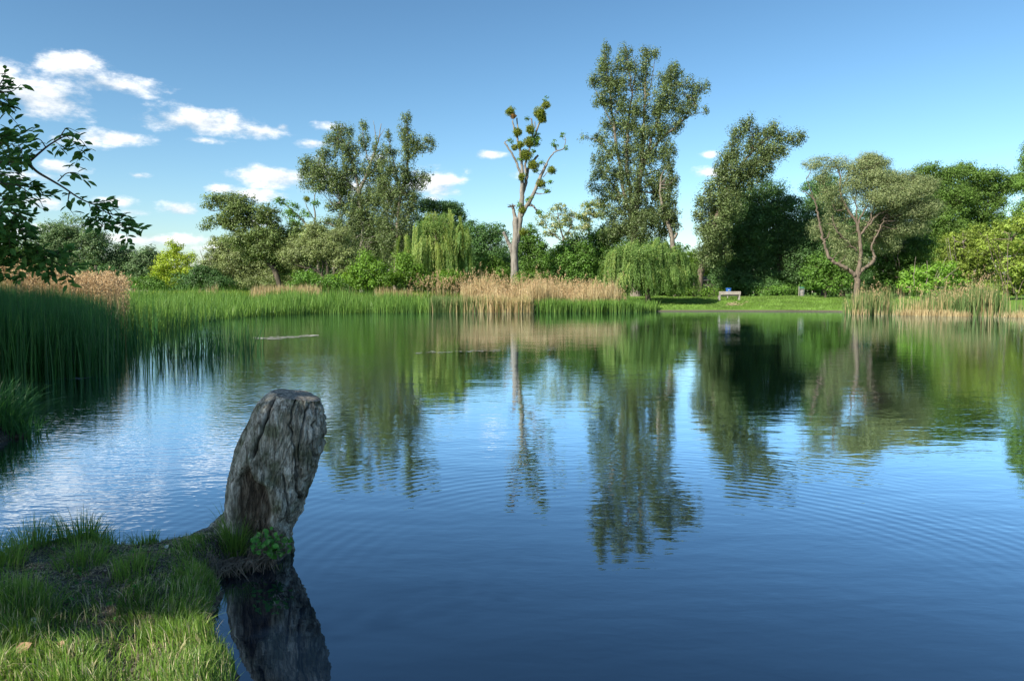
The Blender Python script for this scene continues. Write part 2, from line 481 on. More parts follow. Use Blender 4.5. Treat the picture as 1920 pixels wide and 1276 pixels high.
# rings spreading from a spot where a fish rose
rx = m2('SUBTRACT', sp.outputs[0], 0.85); ry = m2('SUBTRACT', sp.outputs[1], 4.0)
rr = m2('SQRT', m2('ADD', m2('MULTIPLY', rx, rx), m2('MULTIPLY', ry, ry)))
wob = wnoise(0.9, 0.9, 1)
ph = m2('SINE', m2('ADD', m2('MULTIPLY', rr, 2 * math.pi / 0.115), m2('MULTIPLY', wob, 5.0)))
e1 = n.new('ShaderNodeMapRange'); e1.interpolation_type = 'SMOOTHSTEP'; l.new(rr, e1.inputs[0]); e1.inputs[1].default_value = 1.3; e1.inputs[2].default_value = 2.1
e2 = n.new('ShaderNodeMapRange'); e2.interpolation_type = 'SMOOTHSTEP'; l.new(rr, e2.inputs[0]); e2.inputs[1].default_value = 2.4; e2.inputs[2].default_value = 4.6; e2.inputs[3].default_value = 1; e2.inputs[4].default_value = 0
e3 = n.new('ShaderNodeMapRange'); e3.interpolation_type = 'SMOOTHSTEP'; l.new(sp.outputs[1], e3.inputs[0]); e3.inputs[1].default_value = 3.4; e3.inputs[2].default_value = 4.8
wm = wnoise(0.6, 0.6, 2)
wmm = n.new('ShaderNodeMapRange'); l.new(wm, wmm.inputs[0]); wmm.inputs[1].default_value = .35; wmm.inputs[2].default_value = .6
h3 = m2('MULTIPLY', m2('MULTIPLY', m2('MULTIPLY', ph, 0.0003), m2('MULTIPLY', e1.outputs[0], e2.outputs[0])), m2('MULTIPLY', e3.outputs[0], wmm.outputs[0]))
hh = m2('ADD', m2('ADD', h1, h2), h3)
bp = n.new('ShaderNodeBump'); bp.inputs['Strength'].default_value = 1; bp.inputs['Distance'].default_value = 1; l.new(hh, bp.inputs['Height'])
gl = n.new('ShaderNodeBsdfGlossy'); gl.inputs['Roughness'].default_value = 0.02; gl.inputs['Color'].default_value = (0.78, 0.89, 1, 1)
df = n.new('ShaderNodeBsdfDiffuse'); df.inputs['Color'].default_value = (0.003, 0.008, 0.018, 1)
l.new(bp.outputs[0], gl.inputs['Normal'])
fr = n.new('ShaderNodeFresnel'); fr.inputs['IOR'].default_value = 1.333; l.new(bp.outputs[0], fr.inputs['Normal'])
mxs = n.new('ShaderNodeMixShader'); frm = m2('MINIMUM', m2('MULTIPLY', fr.outputs[0], 3.1), 0.98); l.new(frm, mxs.inputs[0]); l.new(df.outputs[0], mxs.inputs[1]); l.new(gl.outputs[0], mxs.inputs[2])
o = n.new('ShaderNodeOutputMaterial'); l.new(mxs.outputs[0], o.inputs[0])
wv = np.array([(-60, -30, 0), (70, -30, 0), (70, 90, 0), (-60, 90, 0)], float)
tag(mesh_obj('pond_water', wv, [np.array([[0, 1, 2, 3]])], m_water), kind='structure')


# ------------------------------------------------------------------ foliage
def unit(v): return v / (np.linalg.norm(v, axis=-1, keepdims=True) + 1e-9)


def leaf_quads(c, nrm_, ln, wd, tint, tdir=None):
    """one pointed leaf (a diamond bent along its rib) per centre"""
    m = len(c)
    nrm_ = unit(nrm_)
    r = rng.normal(size=(m, 3)) if tdir is None else tdir
    t = unit(r - (r * nrm_).sum(1, keepdims=True) * nrm_)
    s = np.cross(nrm_, t)
    ln = np.zeros(m) + ln; wd = np.zeros(m) + wd
    a = c - t * ln[:, None] / 2; b_ = c + t * ln[:, None] / 2
    l_ = c + s * wd[:, None] / 2 + nrm_ * wd[:, None] * .15; r_ = c - s * wd[:, None] / 2 + nrm_ * wd[:, None] * .15
    v = np.stack([a, r_, b_, l_], 1).reshape(-1, 3)
    return v, np.arange(m * 4).reshape(m, 4), np.repeat(tint, 4)


def blob_leaves(cen, rad, nleaf, clus, up=0.7, tb=0.5, flat=0.6, gap=0.0, sharp=2.0):
    """leaf centres in clumps through an ellipsoid"""
    ncl = max(3, int(nleaf / clus[0]))
    d = unit(rng.normal(size=(ncl, 3))); r = rng.random(ncl) ** (1 / sharp)
    cc = cen + d * rad * r[:, None]
    if gap > 0:
        keep = vn(cc, 0.55) > gap
        cc = cc[keep] if keep.sum() > 2 else cc
        d = d[keep] if keep.sum() > 2 else d
    ncl = len(cc)
    sz = clus[1] * (0.5 + 0.75 * rng.random(ncl))
    k = np.repeat(np.arange(ncl), int(clus[0]))
    off = unit(rng.normal(size=(len(k), 3))) * (rng.random(len(k)) ** .45)[:, None] * np.array([1, 1, flat]) * .78
    c = cc[k] + off * sz[k][:, None]
    nn = unit(off * np.array([1, 1, 1.5])) * 1.1 + d[k] * 0.3 + np.array([0, 0, up * .6]) + rng.normal(size=(len(k), 3)) * 0.33
    ct = rng.normal(0, 0.2, ncl)
    tint = np.clip(tb + ct[k] + rng.normal(0, 0.14, len(k)), 0, 1)
    return c, nn, tint, cc


def tree(name, label, cat, Y, limbs, blobs, lm, bk='grey', leaf=(0.21, 0.13), cov=3.2, clus=(26, 0.95), group=None, twig=0.25,
         gap=0.0, depth=0.9, flat=.7, extra=None, tb=0.5, base=None, jit=0.05, crown='crown', fill=True, sharp=2.0):
    """limbs: lists of (px, py, radius px[, metres further back]); blobs: (px, py, rx, ry[, metres back[, density]])"""
    sc_ = Y / F; cov = cov * 1.8; clus = (clus[0] * 1.9, clus[1] * (.85 if flat > 1 else 1.0)); leaf = (leaf[0] * .85, leaf[1] * .85)
    if base is None:
        bx = P(limbs[0][0][0], HOR, Y)[0]
    else: bx = P(base, HOR, Y)[0]
    bz = g1(bx, Y)
    B = np.array([bx, Y, bz])
    root = thing(name, label, cat, tuple(B), group)
    tm = MB(); nodes = []
    for li, lb in enumerate(limbs):
        pts = []; rad = []
        for q in lb:
            p = P(q[0], q[1], Y); p = p + (p - np.array([0, 0, CAMZ])) / Y * (q[3] if len(q) > 3 else 0)
            pts.append(p); rad.append(q[2] * sc_)
        pts = np.array(pts)
        if li == 0: pts[0, 2] = min(pts[0, 2], bz) - 0.15
        full = np.hstack([pts, np.array(rad)[:, None]])
        sm = smooth_path(full, 5, 0.0)
        jj = rng.normal(0, jit * 1.0, (len(sm), 3)); jj[0] = 0
        if li == 0: jj[:, :] *= 0.5
        sm[:, :3] += jj * np.minimum(1, sm[:, 3:4] / 0.1 + .3)
        if li == 0: sm[0, 3] *= 1.35
        tube(tm, sm[:, :3], np.maximum(sm[:, 3], 0.015), 8 if sm[:, 3].max() > .15 else 5, rough=0.12)
        nodes.append(sm[len(sm) // 4:, :3] if li == 0 and len(limbs) > 1 else sm[:, :3])
    nodes = np.vstack(nodes)
    V = []; Fc = []; T = []; nv = 0
    for bl in blobs:
        px, py, rx_, ry_ = bl[:4]; rx_ *= 1.1; ry_ *= 1.08
        back = bl[4] if len(bl) > 4 else rng.uniform(-.35, .35) * rx_ * sc_
        dens = bl[5] if len(bl) > 5 else 1.0
        cen = P(px, py, Y + back); s_ = (Y + back) / F
        rad = np.array([rx_ * s_, max(0.7, depth * (rx_ + ry_) * .5 * s_), ry_ * s_])
        area = math.pi * rad[0] * rad[2]
        nl_ = cov * dens * area / (0.5 * leaf[0] * leaf[1])
        c, nn, ti, cc = blob_leaves(cen, rad, nl_, clus, tb=tb, gap=gap, sharp=sharp, flat=flat)
        ok = c[:, 2] > gz(c[:, 0], c[:, 1]) + .05
        c, nn, ti = c[ok], nn[ok], ti[ok]
        sz = rng.uniform(.75, 1.25, len(c))
        v, f, t = leaf_quads(c, nn, leaf[0] * sz, leaf[1] * sz, ti)
        V.append(v); Fc.append(f + nv); nv += len(v); T.append(t)
        # twigs that carry the clumps
        nt_ = int(len(cc) * twig * min(1, 1))
        if nt_:
            for p in cc[rng.choice(len(cc), min(nt_, 60), replace=False)]:
                dd = np.linalg.norm((nodes - p) * np.array([1, 1, 1.0]) + np.array([0, 0, 0]), axis=1) + np.maximum(0, nodes[:, 2] - p[2]) * 1.5
                q = nodes[dd.argmin()]
                ln = np.linalg.norm(p - q)
                if ln > 2.4: continue
                mid = (p + q) / 2 + rng.normal(0, .08 * ln, 3) - np.array([0, 0, .06 * ln])
                tube(tm, smooth_path(np.array([q, mid, p]), 2), np.linspace(min(.075, .02 + .012 * ln), .014, 5), 4, cap=False)
    if extra is not None:
        for v, f, t in extra:
            V.append(v); Fc.append(f + nv); nv += len(v); T.append(t)
    tm.build('trunk', BK[bk], root, B, True)
    if V:
        mesh_obj(crown, np.concatenate(V), [np.concatenate(Fc)], LM[lm], root, {'tint': np.concatenate(T)}, False, B)
    return root, B


def weeping(cx, ty, hw, by, Y, nstr, tops, leaf=(0.20, 0.055), tb=0.5):
    """hanging curtains of leafy strands; tops: (px, py, half width px) of the domes the strands spill from"""
    s_ = Y / F; V = []; Fc = []; T = []; nv = 0
    C_, N_, TI, TD = [], [], [], []
    ncu = max(10, nstr // 16); cu = [(tops[rng.integers(len(tops))], rng.uniform(0, 2 * math.pi), rng.random() ** .5, rng.random(), rng.normal(0, .16)) for _ in range(ncu)]
    for k in range(nstr):
        tp, a, rr_, cl_, ctt = cu[rng.integers(ncu)]
        a = a + rng.normal(0, .12) / max(.2, rr_); rr_ = float(np.clip(rr_ + rng.normal(0, .07), 0, 1.1))
        px = tp[0] + math.cos(a) * rr_ * tp[2]
        back = math.sin(a) * rr_ * tp[2] * s_ * .9
        top = P(px, tp[1] + (rr_ ** 2.2) * tp[2] * 0.75 + rng.uniform(-4, 5) + cl_ * 8, Y + back)
        lum_ = vn(np.array([[px * .09, back * .9, ty * .01]]))[0]; lo = P(px, by - (rng.random() ** 2 * .3 + .62 * cl_ ** 1.3) * (by - tp[1]), Y + back)
        zb = max(lo[2], g1(top[0], top[1]) + .15)
        Ls = max(.6, top[2] - zb)
        m = int(Ls / 0.055)
        t = np.linspace(0, 1, m)
        out = np.array([math.cos(a), math.sin(a), 0]) * (0.25 + .35 * rng.random())
        sway = rng.normal(0, .12, 3)
        c = top + np.stack([out[0] * np.sqrt(t) + sway[0] * t * t, out[1] * np.sqrt(t) + sway[1] * t * t, -Ls * t], 1)
        c += rng.normal(0, .035, c.shape) * np.array([1, 1, .5])
        C_.append(c); TD.append(np.array([0, 0, -1.0]) + rng.normal(0, .35, c.shape))
        N_.append(np.array([math.cos(a), math.sin(a), .35]) + rng.normal(0, .5, c.shape))
        TI.append(np.clip(tb + ctt + rng.normal(0, .1) + rng.normal(0, .1, m) + .12 * (1 - t), 0, 1))
    c = np.concatenate(C_)
    return leaf_quads(c, np.concatenate(N_), leaf[0], leaf[1] * rng.uniform(.7, 1.3, len(c)), np.concatenate(TI), np.concatenate(TD))


FARG = 'trees along the far bank'
SHG = 'shrubs along the far bank'

# --- far left background
tree('broad_tree', 'big round pale green tree far off beyond the tan reeds at left', 'tree', 112,
     [[(135, 540, 4), (132, 470, 3), (130, 430, 1.5)]],
     [(130, 440, 48, 34), (90, 462, 40, 34), (175, 462, 32, 34), (60, 490, 45, 30), (120, 495, 60, 30), (165, 500, 40, 25)], 'far', 'dark', (0.3, 0.19), 3, (26, 1.4), FARG)
tree('broad_tree', 'rounded dark tree far off, just right of the big round pale green tree', 'tree', 114,
     [[(228, 540, 3), (230, 480, 2)]],
     [(225, 478, 26, 24), (215, 505, 30, 25), (243, 500, 22, 28), (228, 525, 35, 15)], 'far', 'dark', (0.3, 0.19), 3, (26, 1.4), FARG, tb=.35)
tree('broad_tree', 'rounded grey-green tree far off, just left of the yellow-green tree', 'tree', 110,
     [[(280, 540, 3), (278, 490, 2)]],
     [(280, 482, 24, 22), (268, 500, 25, 25), (292, 505, 20, 25), (275, 525, 30, 15)], 'far', 'dark', (0.3, 0.19), 3, (26, 1.4), FARG, tb=.45)
tree('lime_tree', 'bright yellow-green young tree beyond the reeds at left', 'tree', 88,
     [[(335, 548, 2.2), (334, 520, 2), (332, 480, 1.2), (330, 460, .6)], [(334, 515, 1), (350, 495, .6)], [(334, 512, 1), (312, 492, .6)]],
     [(330, 464, 16, 14), (320, 482, 26, 12), (345, 486, 20, 14), (310, 502, 30, 11), (345, 508, 28, 10), (300, 520, 22, 12), (335, 525, 34, 9)], 'lime', 'dark', (0.22, 0.14), 2.1, (20, .9), FARG)
tree('shrub', 'bright green low bush at the foot of the yellow-green tree', 'shrub', 84, [[(268, 546, 1.5), (268, 530, 1)]],
     [(262, 532, 26, 12), (285, 528, 16, 12), (300, 534, 20, 10)], 'mid', 'dark', group=SHG)
tree('shrub', 'dark green spreading bush between the yellow-green tree and the leaning willow', 'shrub', 82, [[(390, 546, 2), (385, 525, 1.2), (375, 505, .6)]],
     [(368, 508, 16, 16), (385, 520, 34, 18), (355, 528, 30, 14), (410, 530, 26, 13)], 'dark', 'dark', group=SHG, tb=.6)
tree('shrub', 'thin grey bare-topped bush rising over the dark green bush', 'shrub', 86,
     [[(385, 546, 1.2), (383, 500, 1), (375, 468, .4)], [(384, 510, .8), (395, 480, .3)], [(384, 505, .7), (368, 485, .3)], [(384, 505, .7), (403, 470, .3)]],
     [(385, 500, 18, 16, 0, .4), (398, 505, 16, 14, 0, .5)], 'willow_grey', 'grey', group=SHG)

# --- left willow group
tree('grey_willow', 'pale grey-green willow behind and left of the leaning tree', 'tree', 90,
     [[(440, 546, 4), (440, 510, 3), (430, 480, 2)], [(440, 505, 2), (480, 480, 1)]],
     [(420, 462, 30, 20), (408, 488, 26, 20), (450, 480, 36, 24), (430, 510, 45, 25), (480, 510, 40, 30), (515, 470, 32, 40), (520, 520, 30, 20), (460, 530, 60, 12)], 'willow_grey', 'dark', group=FARG)
tree('leaning_willow', 'dark-trunked tree leaning steeply to the left over the far reed bed', 'tree', 74,
     [[(531, 545, 5), (520, 518, 5), (505, 494, 4.5), (481, 471, 3.5), (455, 445, 3), (432, 427, 2), (400, 418, .8)],
      [(500, 490, 3), (488, 445, 2.5), (464, 403, 2), (430, 380, 1.3), (402, 370, .6)], [(488, 450, 2), (505, 415, 1.5), (508, 392, .8)],
      [(470, 460, 1.8), (450, 410, 1.5), (425, 395, .8), (395, 395, .5)]],
     [(402, 373, 17, 10), (393, 384, 12, 6), (429, 378, 24, 15), (388, 424, 13, 6), (412, 412, 24, 10), (453, 378, 22, 14), (464, 404, 36, 22), (443, 420, 30, 12),
      (478, 440, 32, 20), (500, 402, 24, 20), (512, 430, 20, 22), (496, 464, 28, 22), (520, 480, 22, 22), (455, 452, 34, 20), (480, 470, 32, 22, 1.5), (505, 445, 26, 22), (440, 395, 26, 16), (545, 440, 22, 24, 1), (530, 500, 24, 22, 1.5)], 'willow_lean', 'dark', group=FARG, cov=2.5, clus=(22, .85))
tree('sparse_tree', 'thin sparse tree with one round mistletoe ball, left of the tall grey poplar', 'tree', 88,
     [[(600, 545, 3.5), (596, 480, 3), (590, 440, 2.5), (578, 426, 2), (557, 402, 1.3), (530, 380, .7)], [(592, 445, 2), (591, 408, 1.6), (588, 380, 1), (592, 355, .6)],
      [(575, 425, 1.5), (555, 420, 1), (535, 405, .6)], [(590, 410, 1), (576, 390, .8), (574, 376, .5)], [(585, 440, 1.2), (560, 432, .8), (540, 425, .5)]],
     [(529, 376, 12, 8, 0, .5), (550, 388, 14, 10, 0, .55), (543, 404, 15, 10, 0, .5), (557, 418, 16, 9, 0, .5), (591, 372, 10, 14, 0, .5), (571, 402, 12, 9, 0, .4), (600, 350, 8, 9, 0, .6), (555, 440, 25, 12, 0, .7),
      (590, 440, 22, 14, 0, .8)], 'mid', 'grey', group=FARG, gap=.3, clus=(16, .7), tb=.7)
def ball(root, B, px, py, r, Y, m_='mistle', dens=1.0, nm='mistletoe_clump', lf=(.15, .06)):
    s_ = Y / F; c0 = P(px, py, Y)
    n_ = int(2600 * (r / 8) ** 2 * dens * .36)
    d = unit(rng.normal(size=(n_, 3))); rr_ = rng.random(n_) ** .4 * r * s_ * (0.55 + .8 * vn(d * 1.6 + px, 1.0)) * (1 + .1 * rng.normal(size=n_))
    c = c0 + d * rr_[:, None] * np.array([1, 1, .92])
    nn = rng.normal(size=(n_, 3)) * .8 + d * .5
    v, f, t = leaf_quads(c, nn, lf[0], lf[1], np.clip(.5 + rng.normal(0, .22, n_), 0, 1), d + rng.normal(0, .4, d.shape))
    return mesh_obj(nm, v, [f], LM[m_], root, {'tint': t}, False, B)
ro, B = bpy.data.objects[-1], None
ro = [o_ for o_ in C.objects if o_.name.startswith('sparse_tree')][0]
ball(ro, np.array(ro.location), 575, 373, 6.5, 87.6)
tree('poplar', 'tall broad poplar with pale forked trunk and bare top twigs', 'tree', 84,
     [[(678, 548, 5), (677, 500, 4.6), (676, 473, 4.5), (681, 439, 4), (676, 394, 3.6), (674, 359, 3.4), (686, 332, 2.8), (698, 297, 2), (709, 266, 1.3), (715, 232, .5)],
      [(674, 365, 2.5), (662, 310, 2.2), (650, 280, 1.6), (640, 258, 1), (634, 236, .5)], [(672, 362, 2.2), (645, 335, 1.8), (612, 324, 1.2), (580, 312, .6)],
      [(686, 425, 2), (655, 434, 1.8), (625, 422, 1.4), (600, 416, .6)], [(693, 310, 1.5), (684, 275, 1), (679, 240, .5)], [(706, 272, .9), (703, 245, .6), (700, 226, .3)], [(709, 262, .8), (722, 240, .3)],
      [(686, 335, 1.8), (708, 310, 1.2), (718, 280, .6)], [(678, 400, 2), (700, 385, 1.4), (716, 370, .7)], [(676, 440, 1.8), (655, 455, 1.2), (640, 465, .6)], [(675, 385, 1.6), (650, 375, 1), (625, 385, .5)]],
     [(634, 240, 13, 11), (628, 260, 20, 15), (653, 250, 10, 12), (612, 290, 21, 13), (650, 281, 26, 22), (576, 302, 17, 10), (572, 322, 18, 12), (594, 316, 22, 16), (575, 346, 16, 7), (626, 324, 28, 18),
      (660, 316, 24, 22), (681, 238, 7, 13), (682, 268, 11, 20, 0, .8), (709, 282, 14, 22, 0, .6), (697, 318, 20, 24, 0, .7), (612, 352, 28, 9), (643, 358, 22, 14), (690, 360, 20, 26, 0, .8), (712, 374, 20, 28),
      (633, 386, 24, 14), (660, 400, 26, 16), (619, 413, 28, 9), (650, 422, 28, 14), (682, 420, 26, 20), (698, 450, 26, 24), (662, 456, 26, 22), (715, 340, 16, 20), (670, 378, 30, 22), (690, 405, 28, 22), (640, 445, 28, 20), (720, 440, 24, 26), (700, 480, 30, 24), (600, 335, 26, 14), (640, 345, 30, 18), (712, 310, 18, 22, 0, .8)],
     'poplar', 'pale', group=FARG, flat=1.6, cov=2.1, clus=(18, .72), tb=.6)
tree('poplar', 'slim upright poplar between the broad forked poplar and the first weeping willow', 'tree', 81,
     [[(741, 548, 4), (742, 500, 3.8), (743, 473, 3.6), (746, 421, 3.2), (750, 373, 3), (762, 325, 2.4), (765, 270, 1.5), (762, 222, .6)], [(764, 300, 1.4), (782, 280, 1.1), (800, 266, .7), (816, 262, .3)],
      [(752, 362, 1.6), (742, 320, 1.2), (734, 285, .8), (728, 256, .4)], [(756, 345, 1.2), (778, 338, .9), (796, 330, .5)], [(747, 410, 1.4), (728, 380, 1), (718, 355, .5)], [(746, 430, 1.3), (765, 405, 1), (776, 380, .5)]],
     [(762, 225, 9, 13), (759, 248, 13, 14), (770, 264, 15, 15), (765, 286, 16, 18), (802, 263, 13, 7), (794, 278, 18, 9), (815, 270, 6, 5), (729, 256, 8, 8), (734, 285, 11, 16), (729, 318, 18, 18), (757, 324, 22, 20),
      (778, 342, 20, 16), (796, 332, 15, 10), (722, 352, 18, 20), (750, 358, 22, 22), (774, 366, 16, 16), (740, 394, 24, 20), (757, 414, 20, 22), (722, 414, 16, 20), (738, 448, 28, 26), (760, 445, 24, 24), (745, 480, 30, 24), (770, 390, 18, 20), (735, 370, 20, 22)],
     'poplar', 'grey', group=FARG, flat=1.6, cov=2.1, clus=(18, .7), tb=.5)
tree('silver_willow', 'silvery green bushy willow with low spreading dark limbs, in front of the broad poplar', 'tree', 72,
     [[(615, 545, 4), (614, 528, 3.6), (614, 501, 2.6), (608, 470, 2), (602, 448, .8)], [(613, 528, 3.2), (598, 512, 3), (584, 503, 2.6), (570, 502, 2), (555, 496, 1.4), (535, 490, .6)],
      [(617, 528, 3.4), (628, 508, 3.2), (623, 478, 2.4), (626, 455, .8)], [(603, 514, 1.8), (606, 490, 1.2)], [(628, 505, 1.5), (645, 480, .8)]],
     [(591, 434, 26, 16), (571, 456, 30, 18), (548, 478, 26, 16), (584, 472, 34, 22), (619, 458, 34, 26), (645, 482, 26, 26), (562, 500, 20, 8, 2, .5), (605, 490, 22, 14, 1.5, .6), (640, 440, 24, 18), (660, 500, 22, 20)],
     'willow_grey', 'dark', group=FARG, cov=2.6, clus=(24, .8), leaf=(.2, .08), tb=.55)
tree('shrub', 'green bush under the low limbs of the silvery willow', 'shrub', 70, [[(585, 552, 1.2), (585, 535, .8)]], [(575, 524, 26, 14), (600, 530, 24, 12), (560, 535, 18, 9), (620, 530, 20, 13)], 'mid', 'dark', group=SHG, tb=.7)
tree('shrub', 'bright fresh green bush with upright shoots below the broad poplar', 'shrub', 68,
     [[(690, 553, 1.5), (689, 520, 1), (686, 480, .5)], [(690, 540, 1), (665, 520, .5)], [(690, 535, 1), (715, 510, .5)]],
     [(686, 482, 10, 16), (672, 505, 26, 14), (700, 505, 22, 18), (655, 522, 22, 11), (690, 525, 42, 18), (725, 520, 16, 16)], 'bright', 'dark', group=SHG, cov=2.4)
tree('shrub', 'light green leafy bush at the left foot of the first weeping willow', 'shrub', 69, [[(765, 553, 1.5), (765, 520, 1)]],
     [(758, 485, 14, 12), (765, 505, 26, 16), (785, 520, 24, 16), (748, 525, 18, 13), (820, 525, 30, 14), (850, 520, 22, 12)], 'bright', 'dark', group=SHG, tb=.35)
tree('broad_tree', 'dark green domed tree peering over the first weeping willow', 'tree', 92,
     [[(825, 548, 5), (825, 480, 4), (820, 420, 2)]],
     [(800, 386, 24, 12), (835, 388, 30, 14), (855, 400, 18, 16), (815, 420, 44, 25), (850, 440, 30, 30), (800, 460, 40, 35), (845, 490, 36, 30)], 'dark', 'dark', group=FARG, tb=.6)
tree('broad_tree', 'dark green tree between the first weeping willow and the mistletoe tree', 'tree', 84,
     [[(900, 548, 4), (898, 480, 3), (895, 440, 1.5)]],
     [(880, 432, 14, 20), (905, 440, 20, 20), (928, 438, 22, 20), (890, 470, 26, 28), (925, 475, 28, 30), (900, 505, 34, 26), (935, 512, 26, 24)], 'dark', 'dark', group=FARG, tb=.75, clus=(22, .9), cov=2.8)
tree('shrub', 'lit yellow-green bush left of the mistletoe tree trunk', 'shrub', 74, [[(925, 550, 1.5), (925, 520, 1)]],
     [(920, 492, 18, 18), (938, 510, 18, 16), (905, 512, 18, 14), (890, 525, 16, 12), (925, 530, 34, 12)], 'bright', 'dark', group=SHG, tb=.25)
# weeping willow 1
Yw = 72
sw = weeping(815, 395, 50, 528, Yw, 900, [(785, 412, 18), (758, 436, 13), (866, 420, 12), (812, 398, 20), (838, 386, 18), (856, 400, 14), (800, 435, 30), (845, 430, 24), (815, 420, 44), (768, 468, 16), (782, 450, 22), (862, 450, 12)], tb=.55)
tree('weeping_willow', 'weeping willow with yellow-green curtains behind the green reeds, left of the mistletoe tree', 'tree', Yw,
     [[(822, 550, 3.5), (820, 500, 3), (816, 440, 2.2), (812, 405, .8)], [(818, 450, 1.6), (840, 420, .8)], [(818, 445, 1.5), (792, 420, .8)]],
     [(815, 425, 34, 26, 0, .45), (815, 480, 36, 40, .8, .35)], 'weeping', 'dark', group=FARG, extra=[sw], leaf=(.17, .07))

# --- the mistletoe tree
Ym = 73
mt, Bm = tree('mistletoe_tree', 'tall lopped pale tree hung with round mistletoe balls, behind the dry reeds', 'tree', Ym,
     [[(965, 556, 8.5), (965, 503, 7.6), (964, 472, 7), (967, 444, 6.4), (967, 425, 6.2), (967, 409, 6.0)],
      [(966, 410, 4), (963, 395, 3), (961, 387, 2.6)], [(961, 474, 4), (955, 458, 3.6), (949, 445, 3), (944, 436, 2.8)],
      [(969, 455, 5), (973, 432, 5), (975, 411, 4.8), (978, 376, 4.4), (979, 348, 4), (979, 323, 3), (978, 304, 2.6), (974, 280, 2.2), (970, 260, 1.9), (966, 250, 1.7), (961, 226, 1.2)],
      [(970, 262, 1.4), (971, 243, 1.3), (969, 221, 1.2)], [(976, 326, 2.3), (968, 304, 2.1), (960, 288, 1.9), (951, 275, 1.6), (946, 267, 1.4)], [(946, 267, 1.0), (950, 264, .7), (953, 263, .4)],
      [(979, 365, 3.8, .2), (986, 342, 3.3, .3), (990, 318, 2.8, .4), (999, 303, 2.4, .5), (1008, 291, 2.1, .6)],
      [(986, 325, 2.4), (985, 307, 2.1), (990, 288, 1.9), (995, 270, 1.7), (999, 250, 1.5), (997, 222, 1.3)],
      [(995, 270, 1.8), (1003, 254, 1.8), (1009, 236, 1.7), (1015, 218, 1.5), (1019, 198, 1.2)],
      [(970, 430, 4.5), (975, 410, 4.3), (986, 389, 3.8), (999, 367, 3.4), (1012, 335, 3.0), (1025, 306, 2.4)], [(1025, 307, 1.5), (1034, 291, 1.3), (1045, 283, 1.2), (1057, 278, 1), (1061, 262, .5)],
      [(988, 386, 2.2), (999, 386, 2), (1003, 390, 1.8), (1007, 395, 1.6)], [(1018, 332, .9), (1027, 322, .7), (1034, 319, .5)], [(1003, 240, .9), (1003, 228, .9)]],
     [(957, 263, 4, 4, 0, .7), (1023, 184, 3, 4, 0, .7), (1042, 271, 7, 8, 0, .35), (1057, 252, 4, 5, 0, .5), (1026, 359, 7, 5, 0, .5), (1031, 341, 5, 5, 0, .4), (992, 373, 7, 8, 0, .45), (1004, 321, 5, 5, 0, .5), (989, 222, 4, 3, 0, .6),
      (1003, 262, 9, 14, 0, .9), (1010, 398, 6, 7, 0, .6), (1014, 305, 4, 5, 0, .5), (1060, 277, 4, 4, 0, .5), (972, 385, 4, 6, 0, .5), (973, 300, 3, 5, 0, .5), (1002, 283, 5, 4, 0, .5)],
     'mid', 'pale', group=FARG, leaf=(.17, .12), clus=(10, .4), twig=.5, jit=.02, tb=.6, crown='leaf_sprays')
for (x_, y_, r_) in [(957, 209, 9), (971, 248, 8.5), (965, 276, 6.5), (976, 271, 7.5), (986, 291, 13), (1000, 309, 10.5), (978, 331, 7), (979, 393, 7.5), (994, 243, 8.5), (992, 266, 10),
                     (1012, 213, 12), (1017, 223, 9), (1024, 197, 8), (1014, 344, 9), (1034, 319, 7.5), (981, 435, 7.5)]:
    ball(mt, Bm, x_, y_, r_, Ym - .1 + random.uniform(-.4, .3))
tag(ball(mt, Bm, 963, 218, 5.5, Ym - .4, 'mistle_brown'), 'withered orange-brown mistletoe clump')
dead = MB(); c0 = P(960, 388, Ym)
for k in range(60):
    d = unit(rng.normal(size=3)); d[2] = abs(d[2]) * .6
    tube(dead, np.array([c0, c0 + d * .3, c0 + d * rng.uniform(.4, .6) + rng.normal(0, .05, 3)]), [.02, .014, .008], 3, cap=False)
tag(dead.build('dead_twigs', BK['red'], mt, Bm), 'burst of dead reddish twigs on the cut stub')

# --- middle shrubs and robinias
tree('robinia', 'airy robinia flowering cream-white just right of the mistletoe tree', 'tree', 80,
     [[(1062, 548, 3), (1060, 490, 2.4), (1056, 450, 1.8), (1048, 415, 1), (1045, 392, .5)], [(1057, 455, 1.2), (1030, 430, .9), (1012, 408, .4)], [(1056, 450, 1.2), (1072, 420, .8), (1078, 405, .4)]],
     [(1045, 390, 18, 9), (1025, 405, 22, 9), (1060, 404, 20, 11), (1015, 418, 12, 8), (1045, 422, 28, 11), (1068, 420, 16, 12), (1035, 438, 20, 8), (1068, 440, 16, 9)], 'robinia', 'grey', group=FARG, cov=1.25, gap=.35, clus=(14, .6), tb=.6)
tree('robinia', 'cream-flowering robinia half hidden by the left side of the giant poplar', 'tree', 83,
     [[(1108, 548, 3), (1106, 480, 2.4), (1104, 430, 1.5), (1108, 385, .5)]],
     [(1105, 385, 16, 12), (1095, 405, 18, 12), (1118, 402, 18, 14), (1100, 425, 22, 14), (1130, 380, 16, 14)], 'robinia', 'grey', group=FARG, cov=1.5, gap=.3, clus=(14, .6), tb=.5)
tree('broad_tree', 'dark leafy bush-like tree right behind the mistletoe tree trunk', 'tree', 79,
     [[(990, 548, 3.5), (990, 500, 2.6), (990, 460, 1.5)]],
     [(993, 440, 20, 17), (980, 462, 20, 18), (1008, 465, 22, 18), (1000, 490, 30, 22), (985, 515, 30, 20), (1020, 515, 26, 20), (1015, 495, 24, 20)], 'mid', 'dark', group=FARG, tb=.4, clus=(24, .9))
